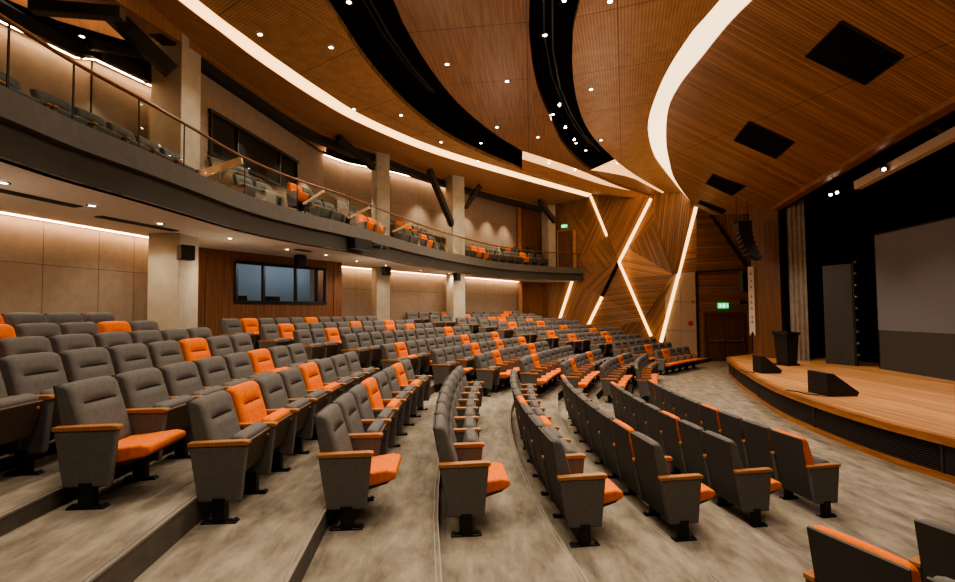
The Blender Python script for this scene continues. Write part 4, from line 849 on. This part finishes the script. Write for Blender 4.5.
slab('ceiling_cloud_outer', si, l1 + t1l[1:], cloudw, 1.0, label='curved perforated timber ceiling raft beside the long cove light')
slab('ceiling_cloud_middle', r1 + t1u[1:], l2, cloudp, 1.45, label='curved dark plank timber ceiling raft between the two slots')
slab('ceiling_cloud_inner', r2, c3, cloudw, 1.25, label='curved perforated timber ceiling raft beside the wide cove')
slab('ceiling_perimeter', pf, so, perimw, .8, z0=ZC - .12, label='outer band of timber ceiling above the balcony edge')
# cove strip between perimeter and outer raft
def lz(P, z): return [(p[0], p[1], z) for p in P]
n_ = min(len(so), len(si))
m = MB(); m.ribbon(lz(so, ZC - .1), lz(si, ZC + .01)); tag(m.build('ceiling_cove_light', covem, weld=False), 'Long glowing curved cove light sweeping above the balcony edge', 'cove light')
m = MB(); m.ribbon(lz(t1u, ZC + .02), lz([tuple(((t1u[k][j] * .35 + t1l[k][j] * .65)) for j in range(2)) for k in range(len(t1u))], ZC + .25)); 
tag(m.build('ceiling_cove_light', covem if False else glow('short_cove_diffuser', (1, .54, .22), 1.0), weld=False), 'Broad tapering glow at the end of the first ceiling slot', 'cove light')  # light on the trough's wood put in as emission
m = MB(); tm = [tuple(((t1u[k][j] * .35 + t1l[k][j] * .65)) for j in range(2)) for k in range(len(t1u))]; m.ribbon(lz(tm, ZC + .25), lz(t1l, ZC + .02)); struct(m.build('trim_19', perimw, weld=False))
# second trough: from the slot end to the wall
k0 = min(range(len(l2)), key=lambda k: abs(l2[k][1] - 19.7)); k1 = min(range(len(r2)), key=lambda k: abs(r2[k][1] - 18.9))
A, B = l2[k0:], r2[k1:]
def resamp(P, n):
    L_ = [0]
    for a, b in zip(P, P[1:]): L_.append(L_[-1] + math.hypot(b[0] - a[0], b[1] - a[1]))
    o = []
    for i in range(n):
        s_ = L_[-1] * i / (n - 1); k = max(j for j in range(len(P)) if L_[j] <= s_ + 1e-9); k = min(k, len(P) - 2); t = (s_ - L_[k]) / (L_[k + 1] - L_[k]); o.append(tuple(P[k][j] + (P[k + 1][j] - P[k][j]) * t for j in range(len(P[0]))))
    return o
A, B = resamp(A, 12), resamp(B, 12)
wt = [max(.22, 1 - k * .22) for k in range(12)]
Bm = [(b[0] + (a[0] - b[0]) * w_, b[1] + (a[1] - b[1]) * w_) for a, b, w_ in zip(A, B, wt)]
m = MB(); m.ribbon(lz(A, ZC + .06), lz(Bm, ZC + .06)); struct(m.build('trim_22', perimw, weld=False), 'timber infill at the end of the second slot')
m = MB(); m.ribbon(lz(Bm, ZC + .06), lz(B, ZC + .2)); tag(m.build('ceiling_cove_light', MATS['short_cove_diffuser'], weld=False), 'Tapering glow at the end of the second ceiling slot', 'cove light')  # second trough's lit face, again made to glow by itself
# slot linings and black plenum
m = MB()
for P in (l1, r1, l2, r2, si, so, c3): m.ribbon(lz(P, ZC + .15), lz(P, ZC + 1.0))
struct(m.build('ceiling_slot_lining', dark, weld=False))
m = MB(); m.box(-11, 16.5, -6, 30, ZC + 1.0, ZC + 1.1); struct(m.build('ceiling', dark), 'black plenum above the timber rafts')
# catwalk pipes in the slots
for P0, P1, l in ((l1, r1, 'Dark pipe and truss inside the first ceiling slot'), (l2, r2, 'Dark pipe and truss inside the second ceiling slot')):
    A, B = resamp(P0, 16)[:12], resamp(P1, 16)[:12]; m = MB()
    mid = [((a[0] + b[0]) / 2, (a[1] + b[1]) / 2) for a, b in zip(A, B)]
    m.tube(lz(mid, ZC + .45), .03, 6); m.tube(lz([((a[0] * .7 + b[0] * .3), (a[1] * .7 + b[1] * .3)) for a, b in zip(A, B)], ZC + .7), .03, 6)
    tag(m.build('lighting_pipe', steel), l, 'pipe')
# proscenium panel
PI3 = catmull([tuple(p) for p in CV['panel_in'][:9]], 4) + [tuple(p) for p in CV['panel_in'][9:]]
PO3 = [tuple(p) for p in CV['panel_out']]
pa, pb, pc = 8.337, -.41, .0417
pz = lambda x, y: pa + pb * x + pc * y + H
PIe = [(5.9, -3.0), (5.78, 4.0)] + [p[:2] for p in PI3]; POe = [(9.0, -3.0), (9.6, 4.0)] + [p[:2] for p in PO3]
m = MB(); m.prism(PIe + POe[::-1][1:], pz, lambda x, y: pz(x, y) + .16, uvf=uvrot(.17)); struct(m.build('ceiling_stage_panel', panelw, weld=False), 'sloping slatted timber ceiling panel before the stage')
# broad cove between inner raft and panel
A = resamp(c3, 40); B = resamp([(5.9, -3.0, pz(5.9, -3)), (5.78, 4.0, pz(5.78, 4))] + [p[:3] for p in PI3[:-2]], 40)
B = [(p[0], p[1], pz(p[0], p[1]) + .03) for p in B]
m = MB(); m.ribbon(lz(A, ZC + .06), B); tag(m.build('ceiling_cove_light', coveb, weld=False), 'Widest glowing curved cove beside the slatted stage ceiling panel', 'cove light')
for i, v in enumerate(CV['vents']):
    m = MB(); c = sum((Vector(p) for p in v), Vector()) / 4
    m.face([tuple(Vector(p) - c + Vector((0, 0, -.012))) for p in v]); o = m.build('ceiling_vent', dark, weld=False); o.location = c
    nm_ = empty('ceiling_vent_fixture', c, 0, '%s square black vent in the slatted stage ceiling panel, counted from the camera' % ordn(i).capitalize(), 'vent', 'square vents in the stage ceiling panel')
    o.parent = nm_; o.location = (0, 0, 0); o.name = 'grille'
    fr = MB(); V = [Vector(p) - c + Vector((0, 0, -.015)) for p in v]
    for k in range(4): fr.bar(V[k], V[(k + 1) % 4], .04, .02)
    fr.build('frame', blackm, nm_); nm_.name = 'ceiling_vent'
# header beam at the proscenium
m = MB(); P = POe
m.ribbon([(p[0], p[1], pz(*p) + .02) for p in P], [(p[0] + .02, p[1], pz(*p) - .14) for p in P]); m.ribbon([(p[0], p[1], pz(*p) - .14) for p in P], [(p[0] + .35, p[1], pz(*p) - .14) for p in P])
struct(m.build('trim_20', wallw2, weld=False), 'timber header along the stage opening')
m = MB(); m.ribbon([(p[0] + .35, p[1], pz(*p) - .2) for p in P], [(p[0] + .35, p[1], 9.6) for p in P]); struct(m.build('wall_stage_header', dark, weld=False))
# stage house shell
m = MB(); m.face([(15.4, -4, 0), (15.4, 22.5, 0), (15.4, 22.5, 10), (15.4, -4, 10)]); struct(m.build('wall_stage', dark, weld=False), 'black rear wall of the stage')
# stage lights
def fixture(x, y, z, tx, ty, label, grp, n=1, rod=.35, lit=True):
    r = empty('stage_light', (x, y, z), math.atan2(ty, tx), label, 'stage light', grp)
    m = MB(); m.tube([(-.12, 0, .07), (-.1, 0, .06), (.1, 0, -.06)], [.04, .07, .085], 12); m.build('lamp_body', blackm, r)
    m = MB(); m.tube([(.1, 0, -.06), (.103, 0, -.062)], .045 if lit else .07, 12); m.build('lens', spotm if lit else undw, r)
    m = MB(); m.bar((0, 0, .05), (0, 0, rod), .03, .03); m.build('yoke', blackm, r)
for x, y, z, tx, ty, l in ((12.1, 14.95, H + 3.95, -1, -.9, 'Left of two bright stage lights under the proscenium header'), (12.1, 14.7, H + 3.95, -1, -1.1, 'Right of two bright stage lights under the proscenium header'), (11.75, 12.6, H + 4.05, -1, -1, 'Single stage light beside the pale lighting bar')):
    fixture(x, y, z, tx, ty, l, 'stage lights below the proscenium header')
lb = empty('lighting_bar', (0, 0, 0), 0, 'Pale rolled bar hanging across the stage opening above the screen', 'lighting bar')
m = MB(); m.bar((12.1, 13.9, H + 3.92), (11.3, 8.2, H + 4.45), .22, .26); m.build('bar_case', plain('pale_bar', (.5, .38, .28), .6), lb)
m = MB(); m.tube([(12.0, 15.6, H + 4.35), (11.3, 8.0, H + 4.75)], .03, 6); m.tube([(12.15, 16.5, H + 4.3), (12.0, 15.6, H + 4.35)], .03, 6); m.build('pipe', steel, lb)
m = MB()
for p in ((12.05, 13.5, 6.6), (11.4, 9.0, 7.0)): m.tube([p, (p[0], p[1], 9.6)], .012, 6)
m.build('suspension_cable', steel, lb) if False else [MB_ for MB_ in ()]
for p in ((12.05, 13.5, 6.6), (11.4, 9.0, 7.0)):
    m = MB(); m.tube([p, (p[0], p[1], 10.03)], .012, 6); m.build('suspension_cable', steel, lb)
for y, z, k in ((9.3, 4.5, 1), (10.8, 4.45, 2), (8.6, 4.5, 3)):
    fixture(11.2 + (y - 9) * .14, y, H + z, 1, -.2, 'Black unlit stage spotlight, %s along the header pipe' % ordn(k), 'unlit stage spots on the header pipe', lit=False)
# spots in slot two
for i, (x, y) in enumerate(SP):
    fixture(x, y, ZC + .12, .3, -1, '%s small spotlight hanging in the second ceiling slot' % ordn(i).capitalize(), 'spotlights in the ceiling slot')
# recessed downlights
LENS = MB(); LENS.tube([(0, 0, 0), (0, 0, .004)], .05, 16); lens_me = LENS.mesh('lens', lampm)
RING = MB()
for k in range(20):
    a0, a1 = 2 * math.pi * k / 20, 2 * math.pi * (k + 1) / 20
    RING.face([(.05 * math.cos(a0), .05 * math.sin(a0), -.006), (.05 * math.cos(a1), .05 * math.sin(a1), -.006), (.08 * math.cos(a1), .08 * math.sin(a1), -.006), (.08 * math.cos(a0), .08 * math.sin(a0), -.006)])
    RING.face([(.08 * math.cos(a0), .08 * math.sin(a0), -.006), (.08 * math.cos(a1), .08 * math.sin(a1), -.006), (.08 * math.cos(a1), .08 * math.sin(a1), .01), (.08 * math.cos(a0), .08 * math.sin(a0), .01)])
ring_me = RING.mesh('trim_ring', piping)
def downlight(x, y, z, label, grp):
    r = empty('recessed_downlight', (x, y, z - .012), 0, label, 'downlight', grp); part('lens', lens_me, r); part('trim_ring', ring_me, r)
def spot(x, y, z, e, ang=110, blend=.8, col=warm, r=.12, rot=(0, 0, 0)):
    l = bpy.data.lights.new('spot_lamp', 'SPOT'); l.energy = e; l.spot_size = math.radians(ang); l.spot_blend = blend; l.color = col; l.shadow_soft_size = r
    o = bpy.data.objects.new('spot_lamp', l); C.objects.link(o); o.location = (x, y, z); o.rotation_euler = rot; return o
names = ['outer raft'] * 8 + ['middle raft'] * 6 + ['inner raft'] * 4 + ['first slot'] * 2 + ['second slot'] * 4
cnt = {}
for (x, y), nme in zip(DL, names):
    k = cnt.get(nme, 0); cnt[nme] = k + 1
    z_ = ZC if 'raft' in nme else ZC + .2
    downlight(x, y, z_, 'Small bright round downlight, %s from the camera in the %s of the ceiling' % (ordn(k), nme), 'downlights in the %s' % nme)
for i, (x, y) in enumerate(SL):
    downlight(x, y, zS, 'Small round downlight under the balcony, %s from the left' % ordn(i), 'downlights under the balcony')
# balcony-side ceiling, beams and struts
m = MB(); PB = [p for p in pf]
poly = [p for p in PB] + [(4.3, 27.2), (2.5, 26.4), (-3.8, 19), (-5.9, 16.6), (-7.1, 10.2), (-8.3, 8.6), (-8.6, 7.5), (-10, 0), (-10, -3)]
m.prism(poly, lambda x, y: 8.85 if y > 10.5 else 8.35 + .16 * max(0, y - 7.5), lambda x, y: 9.0, uvf=uvrot(-.9)); struct(m.build('ceiling_balcony', perimw, weld=False), 'timber ceiling over the balcony')
m = MB(); Pz = outw(pf, -.12)
m.ribbon(lz(Pz, ZC - .1), lz(Pz, ZC - .42)); m.ribbon(lz(Pz, ZC - .42), lz(outw(pf, -.42), ZC - .42)); struct(m.build('trim_21', steel, weld=False), 'dark steel edge beam above the balcony')
def strut(a, b, w, label):
    m = MB(); m.bar(a, b, w, w * 1.1); tag(m.build('steel_brace', steel, bevel=.01), label, 'beam', 'dark diagonal steel braces over the balcony')
strut((-6.4, 9.15, 7.77), (-7.15, 8.3, 8.6), .26, 'Thick dark steel brace crossing to the big left column')
strut((-1.98, 18.3, 8.62), (-1.13, 20.0, 6.64), .22, 'Long dark steel brace leaning left of the third column')
strut((.172, 21.2, 8.76), (-.55, 20.7, 7.6), .2, 'Short dark steel brace rising right of the third column')
strut((3.445, 24.2, 8.76), (4.45, 25.0, 7.75), .22, 'Dark steel brace against the farthest balcony column')
strut((-4.81, 15.2, 8.77), (-3.99, 16.95, 8.3), .2, 'Dark steel brace above the second column')
strut((-7.6, 7.4, 7.95), (-6.2, 7.6, 7.95), .18, 'Dark cross beam over the balcony at far left')
strut((-7.4, 8.3, 7.85), (-6.95, 9.3, 8.2), .16, 'Dark cross beam beside the big column top')
# camera / projector on the balcony front, small speakers
pr = empty('front_projector', (-3.55, 13.2, zS + .2), -.5, 'Black projector with lens fixed to the balcony front', 'projector')
m = MB(); m.box(.0, .35, -.5, .2, -.12, .2); m.build('housing', blackm, pr, bevel=.02)
m = MB(); m.tube([(.1, .55, .08), (.35, .62, .06)], .08, 10); m.tube([(.1, .85, .08), (.33, .92, .06)], .07, 10); m.bar((.1, .1, .08), (.1, 1.0, .08), .06, .06); m.build('camera_head', blackm, pr)
for x, y, z, l in ((-6.3, 9.52, H + 1.35, 'Black speaker on the big left column'), (-3.5, 16.95, H + 1.62, 'Black speaker on the second column'), (-.93, 19.85, H + 1.6, 'Black speaker on the third column'), (-5.35, 13.3, H + 1.62, 'Black speaker under the balcony by the control window')):
    r = empty('wall_speaker', (x, y, z), -.6, l, 'speaker', 'small black speakers under the balcony'); m = MB(); m.box(-.11, .13, -.14, .14, -.16, .16); m.build('speaker_box', cab, r, bevel=.02)
    m = MB(); m.bar((-.25, 0, 0), (-.1, 0, 0), .05, .05); m.build('bracket', blackm, r)
# linear air diffusers in the soffit
for x, y, a, L_ in ((-6.7, 6.4, 1.35, 1.6), (-6.6, 8.6, 1.3, 1.5), (-4.9, 12.4, 1.1, .5)):
    m = MB(); m.box(-L_ / 2, L_ / 2, -.1, .1, -.012, 0)
    for k in range(4): m.box(-L_ / 2, L_ / 2, -.085 + k * .05, -.07 + k * .05, -.02, -.012)
    o = m.build('ceiling_air_grille', fasciad); o.location = (x, y, zS - .001); o.rotation_euler = (0, 0, a); tag(o, 'Slim linear air grille in the soffit, %s' % {6.4: 'nearest the camera', 8.6: 'before the big column', 12.4: 'short one above the control room'}[y], 'vent', 'linear air grilles in the soffit')

# near side enclosure (out of view) keeps the light in
m = MB(); m.face([(-11, -5.5, 0), (16, -5.5, 0), (16, -5.5, 10), (-11, -5.5, 10)]); struct(m.build('wall_near', wallw2, weld=False))

# ------------------------------------------------------------------ lights
for (x, y), nme in zip(DL, names): spot(x, y, ZC - .06 if 'raft' in nme else ZC + .15, 260 if 'raft' in nme else 200, 120, .9)
for x, y in ((-4.2, 5), (-3.9, 1), (-.5, 6.5), (-1.2, 3), (.6, 4.5), (2.2, 6.5), (3.6, 3.8), (4.0, 7.4), (.3, 0), (2.5, 1.5)): spot(x, y, ZC - .06, 330, 100, .9)
for x, y in SL: spot(x, y, zS - .05, 45, 130, .9, r=.07)
for x, y in ((-6.6, 4.4), (-7.2, 5.6), (-6.9, 9.0)): spot(x, y, zS - .05, 45, 130, .9, r=.07)
# stage wash
for x, y, e in ((10.8, 15.5, 420), (10.3, 12.5, 420), (9.9, 9.5, 420), (9.6, 6.0, 420)): spot(x, y, 6.9, e, 90, .8, r=.15)
spot(11.4, 9.2, 6.6, 260, 100, .9, (.85, .85, 1.0), .2, rot=(0, .6, .0))
for x, y, e in ((0, 6, 75), (-1, 12, 90), (3.5, 9.5, 75), (4.5, 16, 90), (1, 17.5, 75), (6, 20.5, 60), (1.5, 1, 70)):  # added fill points hanging in mid-air, no fixtures here
    l = bpy.data.lights.new('hall_fill', 'POINT'); l.energy = e; l.color = (1, .74, .52); l.shadow_soft_size = .5; o = bpy.data.objects.new('hall_fill', l); C.objects.link(o); o.location = (x, y, 5.6)
for x, y, e in ((-6.6, 5.5, 16), (-5.9, 10.4, 14), (-3.4, 14.6, 16), (-.2, 19.3, 18), (3, 22.8, 18)):  # added unseen points that brighten the soffit
    l = bpy.data.lights.new('soffit_fill', 'POINT'); l.energy = e; l.color = (1, .78, .58); l.shadow_soft_size = .3; o = bpy.data.objects.new('soffit_fill', l); C.objects.link(o); o.location = (x, y, 3.4)
# upper wall scallops
for s_ in (.18, .36, .52, .7, .86):
    x, y = -3.72 + 6.22 * s_, 18.95 + 7.35 * s_; spot(x + .42, y - .55, 8.42, 240, 80, .8, (1, .8, .56), .05)
for x, y in ((-7.3, 7.2), (-7.2, 8.4), (-6.2, 12), (-5.9, 13.6), (-5.6, 15.2), (-4.6, 17.3)): spot(x, y, 7.7, 80, 85, .8, warm, .05)
for s_ in (1.3, 3.0, 4.2):
    l = bpy.data.lights.new('control_room_lamp', 'POINT'); l.energy = 14; l.color = (.8, .9, 1); l.shadow_soft_size = .15; o = bpy.data.objects.new('control_room_lamp', l); C.objects.link(o); o.location = cwp(s_, 4.2, -.7)

w = bpy.data.worlds.new('world'); bpy.context.scene.world = w; w.use_nodes = True
w.node_tree.nodes['Background'].inputs[0].default_value = (.5, .4, .32, 1); w.node_tree.nodes['Background'].inputs[1].default_value = .1

# ------------------------------------------------------------------ camera
cam = bpy.data.cameras.new('camera'); co = bpy.data.objects.new('camera', cam); C.objects.link(co)
pt, rl = math.radians(2.02), math.radians(-.54)
R0, U0, Fw = Vector((1, 0, 0)), Vector((0, -math.sin(pt), math.cos(pt))), Vector((0, math.cos(pt), math.sin(pt)))
rr = R0 * math.cos(rl) + U0 * math.sin(rl); uu = U0 * math.cos(rl) - R0 * math.sin(rl)
M = Matrix(((rr.x, uu.x, -Fw.x, 0), (rr.y, uu.y, -Fw.y, 0), (rr.z, uu.z, -Fw.z, H), (0, 0, 0, 1))); co.matrix_world = M
cam.sensor_width = 36; cam.lens = 442.0 / 955 * 36; cam.shift_y = 6 / 955; cam.clip_start = .05; cam.clip_end = 200
sc_ = bpy.context.scene; sc_.camera = co
sc_.view_settings.view_transform = 'AgX'; sc_.view_settings.look = 'AgX - Medium High Contrast'; sc_.view_settings.exposure = 0.55
